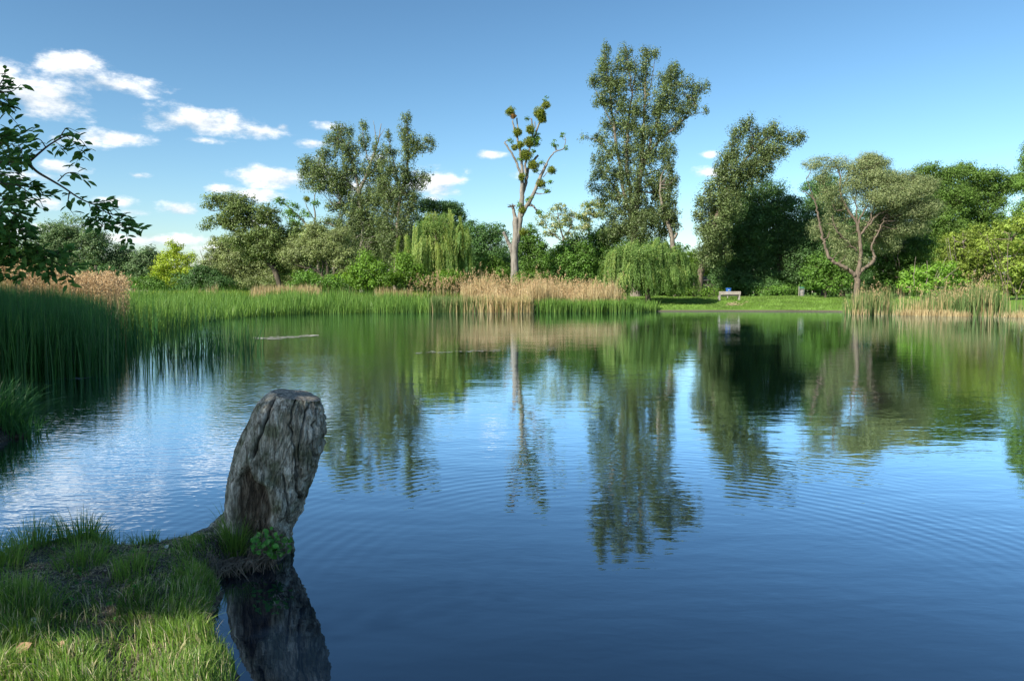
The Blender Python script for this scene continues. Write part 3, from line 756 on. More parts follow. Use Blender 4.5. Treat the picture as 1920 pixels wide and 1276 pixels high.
tree('broad_tree', 'dense green low tree under the white-flowering robinia', 'tree', 77,
     [[(1070, 548, 3.5), (1070, 500, 2.6), (1070, 470, 1.5)]],
     [(1060, 466, 22, 16), (1085, 458, 22, 18), (1045, 488, 24, 20), (1075, 490, 30, 22), (1100, 488, 22, 24), (1060, 515, 32, 20), (1095, 520, 26, 18)], 'mid', 'dark', group=FARG, tb=.5, clus=(24, .9))
tree('broad_tree', 'green low tree filling the gap left of the second weeping willow', 'tree', 80,
     [[(1130, 548, 3.5), (1130, 500, 2.6), (1130, 460, 1.5)]],
     [(1118, 445, 20, 16), (1140, 440, 20, 20), (1115, 475, 26, 22), (1145, 475, 24, 26), (1120, 510, 30, 26), (1150, 515, 26, 24)], 'mid', 'dark', group=FARG, tb=.45, clus=(24, .9))
tree('shrub', 'small green bush among the dry reeds right of the mistletoe tree trunk', 'shrub', 72, [[(990, 552, 1), (990, 535, .6)]],
     [(985, 520, 20, 12), (1005, 524, 18, 12), (972, 530, 12, 9)], 'bright', 'dark', group=SHG, tb=.2)

# --- the giant poplar
tree('giant_poplar', 'tallest tree of all, a giant many-stemmed poplar right of the middle', 'tree', 79,
     [[(1192, 552, 9), (1190, 480, 8), (1189, 424, 7), (1195, 363, 6), (1203, 306, 4.5), (1206, 260, 3), (1209, 200, 2.2), (1211, 150, 1.3), (1213, 95, .5)],
      [(1189, 430, 4), (1176, 385, 3.6), (1166, 341, 3.2), (1156, 271, 2.6), (1146, 200, 1.9), (1138, 140, 1.1), (1134, 95, .5)],
      [(1190, 410, 4), (1180, 350, 3.4), (1174, 300, 3), (1178, 236, 2.3), (1184, 180, 1.6), (1180, 130, 1), (1172, 88, .5)],
      [(1203, 310, 3.2), (1222, 280, 2.6), (1245, 256, 2.2), (1279, 227, 1.6), (1300, 195, 1), (1316, 168, .5)], [(1205, 320, 3), (1222, 260, 2.5), (1238, 210, 1.8), (1255, 170, 1.2), (1268, 130, .5)],
      [(1166, 370, 2), (1148, 345, 1.6), (1136, 330, 1.2), (1118, 318, .6)], [(1150, 300, 1.6), (1138, 280, 1.2), (1120, 265, .9), (1100, 256, .6), (1087, 253, .4)],
      [(1280, 226, 1), (1300, 215, .8), (1322, 212, .4)], [(1210, 190, 1), (1222, 150, .8), (1230, 100, .4)], [(1186, 170, 1), (1192, 130, .8), (1186, 100, .4)],
      [(1203, 330, 2), (1230, 320, 1.4), (1252, 310, .8)], [(1196, 360, 2), (1225, 360, 1.5), (1250, 350, .8)], [(1150, 240, 1.2), (1132, 200, .9), (1112, 160, .5)]],
     [(1134, 98, 10, 14), (1130, 122, 16, 18), (1120, 150, 16, 16), (1143, 152, 18, 24), (1172, 96, 12, 12), (1168, 122, 16, 18), (1160, 160, 22, 26), (1186, 130, 10, 26, 0, .8), (1212, 98, 12, 12), (1208, 125, 13, 18), (1229, 102, 6, 14),
      (1205, 160, 18, 22), (1130, 185, 20, 18), (1160, 200, 24, 24), (1195, 205, 22, 26), (1266, 132, 16, 14), (1250, 148, 20, 16), (1276, 158, 22, 18), (1243, 180, 26, 20), (1262, 200, 24, 18), (1232, 210, 24, 24), (1306, 170, 18, 13),
      (1298, 188, 16, 12), (1288, 205, 18, 14), (1320, 212, 8, 9, 0, .7), (1322, 160, 8, 8, 0, .8), (1268, 232, 18, 16), (1172, 240, 26, 26), (1205, 248, 26, 24), (1238, 248, 26, 22), (1140, 235, 16, 16), (1124, 258, 18, 12), (1094, 256, 8, 3, 0, .6),
      (1148, 282, 24, 18), (1125, 300, 18, 14), (1178, 285, 26, 24), (1215, 292, 28, 26), (1248, 285, 20, 22), (1128, 325, 22, 14), (1158, 325, 28, 22), (1195, 335, 30, 26), (1235, 332, 26, 26), (1118, 352, 16, 10), (1145, 362, 26, 20), (1180, 375, 30, 26), (1245, 430, 26, 24), (1250, 395, 20, 26), (1145, 435, 26, 20), (1210, 445, 34, 18), (1240, 355, 22, 24), (1205, 420, 30, 26, -2.5, .6),
      (1220, 375, 30, 26), (1150, 400, 24, 20), (1188, 415, 34, 24), (1222, 412, 28, 22), (1165, 432, 28, 18)],
     'poplar', 'grey', group=FARG, flat=1.6, cov=1.9, clus=(20, .72), tb=.55, leaf=(.2, .13), twig=.3, gap=.18)
tree('poplar', 'slanting poplar with a cut side stub, beside the giant poplar', 'tree', 77,
     [[(1268, 552, 5), (1264, 490, 4.5), (1260, 446, 4.4), (1250, 412, 3.4), (1240, 378, 2.6), (1238, 345, 1.5)], [(1262, 452, 2.8), (1268, 436, 2.6)], [(1252, 415, 1.5), (1268, 390, .8)]],
     [(1257, 400, 16, 12), (1266, 412, 12, 9), (1253, 368, 16, 20), (1262, 340, 12, 18), (1240, 395, 14, 16), (1270, 425, 10, 8, 0, .6), (1256, 310, 12, 20)], 'poplar', 'grey', group=FARG, flat=1.6, cov=2.0, clus=(18, .7), tb=.4)
# weeping willow 2
Yv = 67.5
sw = weeping(1210, 440, 90, 556, Yv, 2300, [(1160, 462, 22), (1188, 447, 22), (1215, 456, 22), (1238, 446, 18), (1268, 464, 20), (1142, 492, 22), (1205, 470, 60), (1288, 488, 14), (1180, 490, 50), (1250, 480, 34), (1130, 515, 14)], tb=.45)
tree('weeping_willow', 'broad low weeping willow with curtains down to the lawn, in front of the giant poplar', 'tree', Yv,
     [[(1216, 558, 5), (1214, 535, 4.5), (1210, 500, 4), (1205, 470, 2.5)], [(1210, 500, 2.5), (1240, 470, 1.4)], [(1210, 505, 2.5), (1175, 475, 1.4)], [(1212, 512, 2), (1265, 488, 1)]],
     [(1210, 478, 66, 26, 0, .5), (1160, 500, 34, 32, 1, .45), (1255, 505, 38, 32, 1, .45), (1210, 510, 40, 34, 1.2, .5)], 'weeping', 'dark', group=FARG, extra=[sw], leaf=(.17, .07), tb=.35)

# --- right of the willow
tree('dark_maple', 'dense dark green tree right behind the bench', 'tree', 82,
     [[(1385, 550, 6), (1385, 500, 5), (1382, 430, 3)], [(1385, 490, 3), (1360, 440, 2)], [(1385, 480, 3), (1410, 420, 2)]],
     [(1400, 372, 34, 22), (1375, 400, 34, 24), (1415, 405, 34, 26), (1360, 435, 34, 30), (1400, 440, 36, 30), (1350, 480, 34, 30), (1390, 485, 40, 34), (1425, 470, 30, 34), (1370, 520, 44, 20), (1415, 518, 36, 20)], 'dark', 'dark', group=FARG, tb=.55, clus=(28, 1.1))
tree('dark_maple', 'dense dark green tree behind the lawn between the bench and the grey bin', 'tree', 83,
     [[(1462, 550, 6), (1462, 500, 5), (1460, 430, 3)]],
     [(1446, 358, 28, 18), (1475, 382, 28, 18), (1440, 395, 34, 26), (1480, 415, 34, 28), (1450, 440, 34, 30), (1495, 450, 28, 30), (1460, 480, 40, 34), (1500, 490, 30, 30), (1455, 520, 44, 20), (1500, 522, 34, 18)], 'dark', 'dark', group=FARG, tb=.5, clus=(28, 1.1))
tree('dark_maple', 'dark green tree just left behind the pruned brownish willow', 'tree', 84,
     [[(1545, 550, 5), (1545, 500, 4), (1542, 420, 2)]],
     [(1545, 350, 34, 22), (1525, 385, 26, 26), (1560, 390, 30, 28), (1530, 430, 30, 30), (1570, 440, 34, 34), (1540, 475, 36, 34), (1600, 460, 40, 40), (1580, 510, 50, 30), (1630, 430, 40, 40)], 'dark', 'dark', group=FARG, tb=.7, clus=(28, 1.1))
tree('leaning_poplar', 'poplar leaning right with an open crown against the sky, above the bench', 'tree', 76,
     [[(1308, 552, 8), (1312, 520, 7), (1322, 485, 5.5), (1331, 455, 4.4), (1341, 411, 3.8), (1362, 363, 3.2), (1385, 319, 2.5), (1411, 284, 1.8), (1442, 258, 1.2), (1472, 250, .5)],
      [(1341, 415, 2.5), (1352, 398, 2.4), (1358, 385, 1.2)], [(1362, 365, 2), (1362, 320, 1.4), (1372, 280, .8), (1390, 250, .4)], [(1385, 320, 1.6), (1420, 300, 1), (1450, 285, .5)], [(1340, 415, 1.5), (1325, 390, .9), (1316, 365, .4)],
      [(1411, 284, 1.1), (1410, 255, .7), (1402, 230, .3)], [(1455, 254, .8), (1485, 258, .5), (1505, 252, .3)]],
     [(1402, 236, 16, 11), (1408, 222, 7, 6), (1385, 250, 20, 14), (1424, 252, 22, 14), (1452, 240, 16, 9), (1460, 256, 24, 11), (1484, 260, 18, 12), (1503, 254, 9, 7), (1440, 278, 28, 14), (1410, 275, 24, 14), (1376, 284, 20, 18), (1360, 298, 16, 16),
      (1395, 308, 30, 18), (1435, 300, 26, 13), (1402, 332, 36, 18), (1420, 318, 30, 16), (1455, 282, 26, 12), (1352, 320, 16, 18), (1375, 350, 34, 22), (1360, 400, 28, 26, 1), (1345, 430, 24, 26, 1), (1335, 470, 26, 24, 1), (1325, 450, 18, 22, -1.2, .6), (1345, 425, 24, 22, -1.2, .7), (1322, 485, 22, 22, -1, .7), (1350, 460, 26, 30, 0), (1365, 380, 26, 24, -1), (1332, 348, 16, 13), (1322, 374, 18, 14), (1316, 402, 16, 16), (1318, 430, 14, 16), (1365, 335, 22, 18), (1350, 365, 22, 20), (1340, 395, 20, 18, 2), (1312, 380, 12, 8), (1330, 440, 18, 18, 2, .7)],
     'poplar', 'red', group=FARG, flat=1.6, cov=2.2, clus=(20, .8), tb=.55)
tree('broad_tree', 'pale green small tree glimpsed between the second weeping willow and the leaning poplar', 'tree', 95,
     [[(1300, 548, 3), (1300, 500, 2)]], [(1298, 490, 20, 22), (1315, 500, 16, 22), (1285, 510, 20, 20), (1300, 525, 26, 14)], 'bright', 'dark', group=FARG, tb=.25)
tree('shrub', 'low dark bush under the leaning poplar behind the bench', 'shrub', 80, [[(1330, 552, 1), (1330, 540, .7)]],
     [(1360, 532, 30, 12), (1400, 535, 34, 11), (1440, 536, 30, 11)], 'dark', 'dark', group=SHG, tb=.8)
tree('shrub', 'low light green bush left of the blue bin', 'shrub', 75, [[(1300, 556, 1), (1300, 545, .7)]],
     [(1290, 546, 22, 6), (1320, 547, 20, 6), (1268, 548, 18, 5), (1345, 549, 10, 5)], 'bright', 'dark', group=SHG, tb=.2)
tree('shrub', 'low pale-tipped bush left of the grey bin on the lawn edge', 'shrub', 77, [[(1470, 552, 1), (1470, 542, .7)]],
     [(1465, 543, 22, 7), (1440, 547, 18, 5), (1482, 546, 12, 5)], 'mid', 'dark', group=SHG, tb=.6)
tree('maple', 'green bushy maple between the grey bin and the pruned willow', 'shrub', 72,
     [[(1548, 553, 2), (1546, 530, 1.6), (1542, 505, 1)], [(1546, 530, 1), (1560, 510, .6)]],
     [(1535, 490, 22, 14), (1560, 495, 24, 16), (1522, 508, 20, 12), (1548, 515, 30, 16), (1575, 515, 22, 20), (1530, 530, 26, 10), (1565, 533, 24, 12)], 'mid', 'dark', group=SHG, tb=.6, clus=(22, .8))

# pruned willow
tree('pruned_willow', 'pruned willow with crooked reddish limbs and thin brown-green crown', 'tree', 64,
     [[(1607, 556, 6), (1607, 535, 5.4), (1607, 517, 5), (1612, 490, 3.6), (1613, 466, 3.2), (1610, 435, 2.8), (1604, 413, 2.6), (1588, 391, 2.2), (1576, 362, 1.7), (1574, 326, 1.2), (1566, 306, .8), (1556, 296, .4)],
      [(1605, 518, 3.6), (1596, 510, 3.6), (1586, 503, 3.5), (1568, 494, 3.1), (1556, 484, 3), (1548, 466, 2.6), (1544, 450, 2.4), (1537, 425, 2.0), (1534, 408, 1.8), (1530, 385, 1.5), (1522, 368, 1.1), (1503, 358, .5)],
      [(1528, 380, 1), (1520, 355, .7), (1512, 335, .4)], [(1544, 450, 1.4), (1553, 443, 1.1), (1556, 434, .6)],
      [(1608, 517, 3.6), (1616, 506, 3.4), (1627, 498, 3.2), (1638, 489, 3), (1639, 478, 2.2), (1635, 462, 1.8), (1645, 438, 1.3), (1654, 419, 1), (1662, 400, .4)],
      [(1610, 420, 1.8), (1616, 402, 1.5), (1630, 384, 1.1), (1642, 372, .6)], [(1613, 440, 2.4), (1626, 425, 2.1), (1642, 407, 1.7), (1662, 394, 1.4), (1687, 383, 1.1), (1714, 368, .6), (1740, 355, .4)],
      [(1606, 414, 1.4), (1605, 370, 1.1), (1606, 330, .8), (1610, 300, .4)], [(1576, 358, 1), (1590, 330, .7), (1598, 305, .4)], [(1586, 390, 1.1), (1568, 395, .9), (1556, 370, .6), (1545, 345, .4)],
      [(1606, 470, 1.6), (1582, 446, 1.3), (1566, 425, 1), (1560, 405, .5)], [(1626, 425, 1.3), (1640, 385, .9), (1650, 350, .5)], [(1574, 330, .7), (1584, 310, .5), (1588, 292, .3)]],
     [(1535, 308, 24, 14, 0, .5), (1540, 330, 20, 16, 0, .4), (1572, 306, 18, 14, 0, .45), (1630, 300, 22, 13), (1642, 312, 26, 18), (1606, 318, 26, 20, 0, .6), (1648, 338, 36, 20), (1605, 345, 34, 20, 0, .65), (1693, 338, 34, 17), (1712, 358, 38, 20),
      (1672, 368, 40, 22), (1633, 370, 32, 22, 0, .6), (1735, 345, 24, 14), (1700, 395, 44, 22), (1740, 390, 24, 20), (1660, 400, 34, 22, 1.5, .7), (1558, 365, 26, 26, 0, .35), (1565, 425, 26, 26, 1, .4), (1580, 460, 30, 24, 1, .6), (1530, 430, 16, 20, 1, .3),
      (1630, 430, 30, 26, 1.5, .55), (1700, 425, 40, 18, 1), (1600, 490, 26, 16, .8, .6), (1660, 450, 30, 24, 2, .7), (1575, 385, 28, 26, 1, .35)],
     'prune', 'red', group=FARG, cov=3.2, clus=(20, .75), leaf=(.15, .055), twig=.12, tb=.5)
# oaks at right
tree('oak', 'green domed oak rising behind the right side of the pruned willow', 'tree', 86,
     [[(1765, 548, 6), (1768, 480, 5), (1770, 420, 3)], [(1770, 440, 2.5), (1790, 390, 1.6)]],
     [(1738, 318, 22, 13), (1756, 335, 34, 20), (1782, 325, 20, 14), (1770, 360, 40, 24), (1745, 380, 30, 26), (1790, 375, 34, 26), (1765, 410, 44, 28), (1745, 450, 50, 34), (1790, 445, 40, 32), (1760, 490, 50, 34)], 'oak', 'dark', group=FARG, cov=2.8, clus=(28, 1.1), tb=.6)
tree('oak', 'green wide-topped oak at the right, its crown reaching the picture edge', 'tree', 88,
     [[(1850, 548, 6), (1850, 480, 5), (1850, 420, 3.4), (1850, 390, 2.6)], [(1850, 410, 2.6), (1870, 380, 1.6)], [(1850, 420, 2.6), (1825, 385, 1.6)]],
     [(1805, 318, 24, 12), (1828, 330, 32, 18), (1860, 330, 28, 15), (1815, 358, 30, 22), (1848, 362, 30, 22), (1880, 352, 30, 18), (1870, 380, 20, 14), (1830, 395, 34, 24), (1900, 340, 22, 18), (1815, 430, 36, 28), (1850, 440, 40, 32), (1870, 412, 22, 16)],
     'oak', 'dark', group=FARG, cov=2.8, clus=(28, 1.1), tb=.6)
tree('oak', 'lighter green oak half cut off by the right picture edge', 'tree', 74,
     [[(1985, 548, 7), (1980, 460, 5), (1975, 380, 3), (1970, 300, 1.5)]],
     [(1935, 340, 26, 22), (1932, 300, 16, 20), (1940, 275, 16, 18), (1960, 320, 40, 40), (1930, 400, 34, 26), (1975, 380, 50, 50), (1930, 440, 40, 26), (1990, 250, 40, 40), (2030, 340, 50, 60)], 'oak', 'dark', group=FARG, cov=2.6, clus=(26, 1.0), tb=.8)
# shrubs on the right bank
def bare_stems(px0, px1, py0, py1, n_, Y):
    out = []
    for k in range(n_):
        x0 = random.uniform(px0, px1); x1 = x0 + random.uniform(-45, 55)
        out.append([(x0, py0, .6, random.uniform(-1, 0)), ((x0 + x1) / 2 + random.uniform(-8, 8), (py0 + py1) / 2, .7, random.uniform(-2, 0)), (x1, py1 + random.uniform(-10, 20), .3, random.uniform(-2, 0))])
    return out
tree('shrub', 'dark green bush below the right side of the pruned willow', 'shrub', 68, [[(1690, 556, 2), (1690, 500, 1.4)]] + bare_stems(1670, 1710, 520, 460, 4, 68),
     [(1675, 470, 34, 20), (1705, 478, 36, 22), (1660, 500, 30, 22), (1695, 508, 40, 22), (1670, 530, 36, 18), (1720, 455, 30, 20)], 'mid', 'dark', group=SHG, tb=.3, clus=(22, .8))
tree('shrub', 'brightest yellow-green bush at the right, above the gap in the reeds', 'shrub', 60, [[(1735, 568, 2), (1738, 520, 1.4)]] + bare_stems(1715, 1760, 560, 490, 5, 60),
     [(1720, 515, 26, 14), (1745, 512, 26, 15), (1770, 505, 26, 16), (1710, 535, 22, 12), (1745, 535, 34, 14), (1785, 525, 26, 16), (1740, 552, 40, 12)], 'bright', 'grey', group=SHG, tb=.7, cov=2.3, clus=(18, .6))
tree('shrub', 'dull yellow-green twiggy bush under the oaks, right of the brightest bush', 'shrub', 62, [[(1820, 568, 2), (1820, 500, 1.6)]] + bare_stems(1780, 1860, 550, 450, 7, 62),
     [(1800, 450, 34, 18), (1835, 438, 30, 16), (1785, 475, 34, 20), (1825, 470, 40, 22), (1860, 462, 30, 22), (1800, 502, 40, 20), (1845, 500, 40, 22), (1790, 530, 40, 18), (1840, 535, 44, 18)], 'olive', 'grey', group=SHG, tb=.5, cov=2.2, clus=(18, .65))
tree('shrub', 'twiggy reddish-stemmed bush at the right picture edge', 'shrub', 58, [[(1905, 568, 2), (1902, 500, 1.6), (1896, 450, .8)]] + bare_stems(1870, 1930, 550, 440, 12, 58),
     [(1880, 430, 26, 14, 0, .6), (1910, 420, 26, 16), (1935, 415, 30, 20), (1885, 460, 34, 20, 0, .6), (1920, 465, 34, 24, 0, .7), (1890, 500, 36, 22, 0, .7), (1930, 505, 36, 26), (1900, 535, 44, 18)], 'olive', 'red', group=SHG, tb=.6, cov=2.0, clus=(18, .65))

# more of the wood, beyond what the photo's edges show and deep behind the front row
BACKW = 'trees deep in the wood behind the front row'
for (bx_, by_, Y_) in [(-160, 470, 100), (-60, 460, 105), (30, 480, 104), (2080, 360, 92), (2200, 380, 88), (2120, 450, 72)]:
    lab = 'tree beyond the left picture edge' if bx_ < 900 else 'tree beyond the right picture edge'
    tree('broad_tree', lab, 'tree', Y_, [[(bx_, 548, 4), (bx_, 500, 3), (bx_, by_, 1.5)]],
         [(bx_, by_ + 10, 44, 34), (bx_ - 40, by_ + 45, 40, 34), (bx_ + 40, by_ + 40, 40, 34), (bx_, 530, 60, 25)], 'oak', 'dark', (.3, .2), 2.4, (26, 1.3), FARG)
k = 0
for (bx_, by_) in [(480, 480), (540, 455), (590, 440), (650, 445), (700, 425), (745, 440), (790, 450), (870, 480), (950, 478), (1030, 485), (1110, 470), (1190, 450), (1250, 470), (1345, 500), (1420, 440), (1500, 430), (1580, 420), (1660, 430), (1740, 430), (1820, 440), (1900, 430), (345, 515), (410, 510), (180, 515)]:
    tree('broad_tree', 'dark green tree of the wood, glimpsed behind the front row', 'tree', 100, [[(bx_, 548, 4), (bx_, 500, 3), (bx_, by_, 1.2)]],
         [(bx_, by_ + 10, 44, 26), (bx_ - 28, by_ + 35, 36, 28), (bx_ + 28, by_ + 35, 36, 28), (bx_, 522, 60, 24), (bx_ - 20, 540, 40, 14), (bx_ + 22, 540, 40, 14)], 'dark', 'dark', (.34, .22), 2.3, (26, 1.3), BACKW, twig=.1, tb=.6)


# ------------------------------------------------------------------ blades: reeds and grass
def blades(x, y, z, h, w, lean, K=4, tint=None, bend=0.5, yaw=None, stiff=False):
    m = len(x)
    a = rng.uniform(0, 2 * math.pi, m) if yaw is None else yaw
    ld = np.stack([np.cos(a), np.sin(a)], 1)
    f = rng.uniform(0, math.pi, m); fd = np.stack([np.cos(f), np.sin(f), np.zeros(m)], 1)
    t = np.linspace(0, 1, K + 1)
    V = np.zeros((m, 2 * K + 1, 3))
    base = np.stack([x, y, z], 1)
    ln = (lean * h)[:, None]
    for i, tt in enumerate(t):
        off = (tt ** (1 + bend * 2)) if not stiff else tt
        c = base.copy()
        c[:, :2] += ld * ln * off
        c[:, 2] += h * (tt - 0.35 * np.abs(lean) * tt ** 3)
        ww = (w * (1 - tt ** 2.2) * .5)[:, None]
        if i < K:
            V[:, 2 * i] = c - fd * ww; V[:, 2 * i + 1] = c + fd * ww
        else: V[:, 2 * K] = c
    n0 = (np.arange(m) * (2 * K + 1))[:, None]
    q = [np.stack([n0[:, 0] + 2 * i, n0[:, 0] + 2 * i + 1, n0[:, 0] + 2 * i + 3, n0[:, 0] + 2 * i + 2], 1) for i in range(K - 1)]
    tr = np.stack([n0[:, 0] + 2 * K - 2, n0[:, 0] + 2 * K - 1, n0[:, 0] + 2 * K], 1)
    ti = np.repeat(tint if tint is not None else rng.random(m), 2 * K + 1)
    tips = V[:, 2 * K].copy()
    return V.reshape(-1, 3), [np.concatenate(q), tr], ti, tips


def in_poly(poly, n_, dens=None):
    poly = np.array(poly, float); out = []; tot = 0
    lo, hi = poly.min(0), poly.max(0)
    while tot < n_:
        p = rng.uniform(lo, hi, (n_ * 2, 2)); ins = np.zeros(len(p), bool)
        for i in range(len(poly)):
            ax, ay = poly[i]; bx, by = poly[(i + 1) % len(poly)]
            ins ^= ((ay > p[:, 1]) != (by > p[:, 1])) & (p[:, 0] < (bx - ax) * (p[:, 1] - ay) / (by - ay + 1e-12) + ax)
        if dens is not None: ins &= rng.random(len(p)) < dens(p[:, 0], p[:, 1])
        out.append(p[ins]); tot += ins.sum()
    p = np.concatenate(out)[:n_]
    return p[:, 0], p[:, 1]


def reed_bed(name, label, poly, n_, h0, w, lm, per=3, dens=None, plume=0.0, tb=.5, lean=.18, hvar=.18, pl_m='plume', tintf=None, hf=None, K=4, spread=.08):
    x, y = in_poly(poly, n_, dens)
    x = np.repeat(x, per) + rng.normal(0, spread, n_ * per); y = np.repeat(y, per) + rng.normal(0, spread, n_ * per)
    z = np.maximum(gz(x, y), -.25) - .03
    p = xy3(x, y)
    h = h0 * (1 + rng.normal(0, hvar * .5, len(x)) + (vn(p, .6) - .5) * hvar * 1.6) * np.where(rng.random(len(x)) < .25, rng.uniform(.5, .9, len(x)), 1)
    if hf is not None: h = h * hf(x, y)
    ti = np.clip(tb + rng.normal(0, .2, len(x)) + (vn(p, 1.2) - .5) * .3, 0, 1) if tintf is None else tintf(x, y)
    v, f, t, tips = blades(x, y, z, h - z * 0, w * rng.uniform(.6, 1.2, len(x)), np.abs(rng.normal(0, lean, len(x))), K, ti)
    mb = MB(); mb.add(v, f, t)
    o_ = mb.build(name, LM[lm]); tag(o_, label, 'reeds', kind='stuff')
    return tips, h


def plumes(tips, name, label, lm, ln=.3, n_leaf=16, cat='reeds', size=(.10, .03)):
    m = len(tips); k = np.repeat(np.arange(m), n_leaf)
    s = rng.random(len(k)); yaw = rng.uniform(0, 6.28, m)
    d = np.stack([np.cos(yaw) * .35, np.sin(yaw) * .35, np.ones(m)], 1)[k]
    prof = np.sin(np.clip(s * .9 + .1, 0, 1) * math.pi) * .06
    c = tips[k] - d * .1 + d * (s * ln)[:, None] + rng.normal(0, 1, (len(k), 3)) * prof[:, None] * np.array([1, 1, .5])
    v, f, t = leaf_quads(c, rng.normal(size=(len(k), 3)), size[0], size[1], np.clip(rng.normal(.5, .25, len(k)), 0, 1), d + rng.normal(0, .5, (len(k), 3)))
    o_ = mesh_obj(name, v, [f], LM[lm], attrs={'tint': t}); tag(o_, label, cat, kind='stuff')


# near reeds at left, standing in shade
def dn(x, y):
    # thin out towards the open water on the right
    e = sst(-.44, -.64, x / y) ** 3.4
    return np.clip(0.005 + e * 1.1 - .25 * (vn(xy3(x, y), 1.3) < .35) * e, 0.003, 1)
NEAR = [(-9.9, 12.6), (-8.6, 13.2), (-7.9, 13.9), (-7.0, 14.9), (-6.5, 16.0), (-6.8, 18), (-7.9, 20.5), (-9.0, 22), (-11.5, 23), (-14.5, 21.5), (-13.5, 17.5), (-11, 14.0)]
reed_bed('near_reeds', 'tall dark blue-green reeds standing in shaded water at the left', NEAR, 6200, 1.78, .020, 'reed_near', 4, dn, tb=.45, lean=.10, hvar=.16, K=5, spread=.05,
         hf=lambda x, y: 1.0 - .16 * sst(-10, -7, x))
# sparse stems at the right end of that bed
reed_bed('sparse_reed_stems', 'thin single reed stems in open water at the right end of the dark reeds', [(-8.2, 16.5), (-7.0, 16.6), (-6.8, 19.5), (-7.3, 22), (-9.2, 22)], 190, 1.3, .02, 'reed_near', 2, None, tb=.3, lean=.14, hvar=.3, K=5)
tips, _ = reed_bed('dry_reeds', 'sunlit tan dry reed stems rising behind the dark reeds at the left', [(-11.6, 22.2), (-13.2, 20), (-20, 24), (-24, 34), (-18, 34), (-15.0, 29)], 3400, 2.15, .022, 'straw', 2, tb=.5, lean=.08, hvar=.12)
plumes(tips[rng.choice(len(tips), 4200, replace=False)], 'dry_reed_plumes', 'feathery orange-tan plumes on the dry reeds at the left', 'plume', .34, 18, size=(.09, .03))
# green belt running back to the far bank
BELT = [(-13.5, 23), (-12.2, 24), (-14.0, 30), (-16.8, 41), (-17.2, 49), (-15.0, 56.5), (-8, 58.5), (-3.6, 59.5), (-3.4, 64), (-10, 66), (-24, 67), (-38, 66), (-38, 54), (-26, 40), (-16, 28)]
reed_bed('green_reed_belt', 'long belt of fresh green reeds from the left to the middle of the far bank', BELT, 26000, 1.3, .045, 'reed', 2, None, tb=.5, lean=.17, K=3, spread=.12, hvar=.3,
         hf=lambda x, y: (1 + .12 * sst(40, 60, y)) * (.8 + .45 * vn(xy3(x, y), .35)))
# reeds of the middle: dry behind, green in front
MID_DRY = [(-3.8, 60.2), (1, 59.5), (5.5, 61), (9.6, 63), (9.2, 66.5), (0, 67.5), (-4.5, 67)]
tips, _ = reed_bed('dry_reed_stand', 'pale tan dry reeds in front of the mistletoe tree', MID_DRY, 6500, 1.75, .05, 'straw', 2, tb=.6, lean=.1, hvar=.4, hf=lambda x, y: .7 + .7 * vn(xy3(x, y), .45))
plumes(tips[rng.choice(len(tips), 1500, replace=False)], 'dry_reed_stand_plumes', 'tan plumes on the dry reeds in front of the mistletoe tree', 'plume', .4, 10, size=(.14, .05))
reed_bed('short_green_reeds', 'short green reeds at the water edge right of the dry stand, ending at the lawn', [(1.5, 58.8), (5.5, 59.8), (10.6, 61.5), (12.5, 63.5), (9.5, 65), (4.5, 62), (1.5, 60.5)], 5200, 1.35, .045, 'reed', 2,
         lambda x, y: np.clip(.3 + .7 * sst(1, 4, x), 0, 1), tb=.55, lean=.12, hf=lambda x, y: 1 - .45 * sst(9, 12, x))
reed_bed('mixed_reeds', 'green reeds mixed with dry stems left of the dry stand', [(-6.5, 59.0), (1.6, 58.6), (1.6, 59.6), (-4, 60.4), (-6.5, 62)], 3200, 1.6, .045, 'mixreed', 2, tb=.35, lean=.12,
         tintf=lambda x, y: np.clip(.15 + .55 * sst(-6, -1, x) + rng.normal(0, .25, len(x)), 0, 1))
tips, _ = reed_bed('scattered_dry_stems', 'scattered tall brown dry stems behind the green reeds in the middle', [(-9, 63.5), (1, 64), (1, 68), (-9, 68)], 240, 2.5, .04, 'straw', 1, tb=.2, lean=.06, hvar=.35)
plumes(tips, 'scattered_dry_plumes', 'brown plumes on the scattered tall dry stems in the middle', 'plume', .4, 12, size=(.13, .05))
tips, _ = reed_bed('far_dry_reeds', 'tan dry reeds in small patches behind the green belt, under the leaning willow', [(-29, 68), (-22, 67), (-13, 66.5), (-9, 66), (-9, 68), (-22, 70)], 1300, 1.7, .06, 'straw', 2,
         lambda x, y: (vn(xy3(x, y), .28) > .5) * 1.0 + .02, tb=.45, lean=.06)
# right-hand reeds
def clump_d(x, y): return np.clip((vn(xy3(x, y), .45) - .36) * 3.2, .02, 1)
tips, _ = reed_bed('right_reeds', 'clumps of tall reeds, green above and straw-coloured below, along the right bank', [(24.6, 53.6), (26.8, 52.6), (29.5, 50.2), (33.5, 46.6), (38, 43.8), (40, 46), (34, 50), (31, 54), (28.5, 57.5), (25.2, 57)], 6500, 1.9, .045, 'mixreed', 2, clump_d,
         tb=.5, lean=.11, hvar=.35, hf=lambda x, y: .62 + .75 * vn(xy3(x, y), .4), tintf=lambda x, y: np.clip(.1 + .5 * vn(xy3(x, y), .5) + rng.normal(0, .25, len(x)), 0, 1))
plumes(tips[rng.choice(len(tips), 480, replace=False)] + np.array([0, 0, .25]), 'right_reed_plumes', 'rust-brown seed heads above the reeds of the right bank', 'plume', .35, 9, size=(.11, .04))
reed_bed('right_reed_feet', 'short pale straw stems round the feet of the right bank reeds', [(24.4, 53.5), (26.6, 52.4), (29.3, 50.0), (33.3, 46.4), (38, 43.4), (38, 44.4), (33.8, 47.4), (29.8, 51.0), (25.0, 54.8)], 3200, .75, .045, 'straw', 2, clump_d, tb=.6, lean=.15)

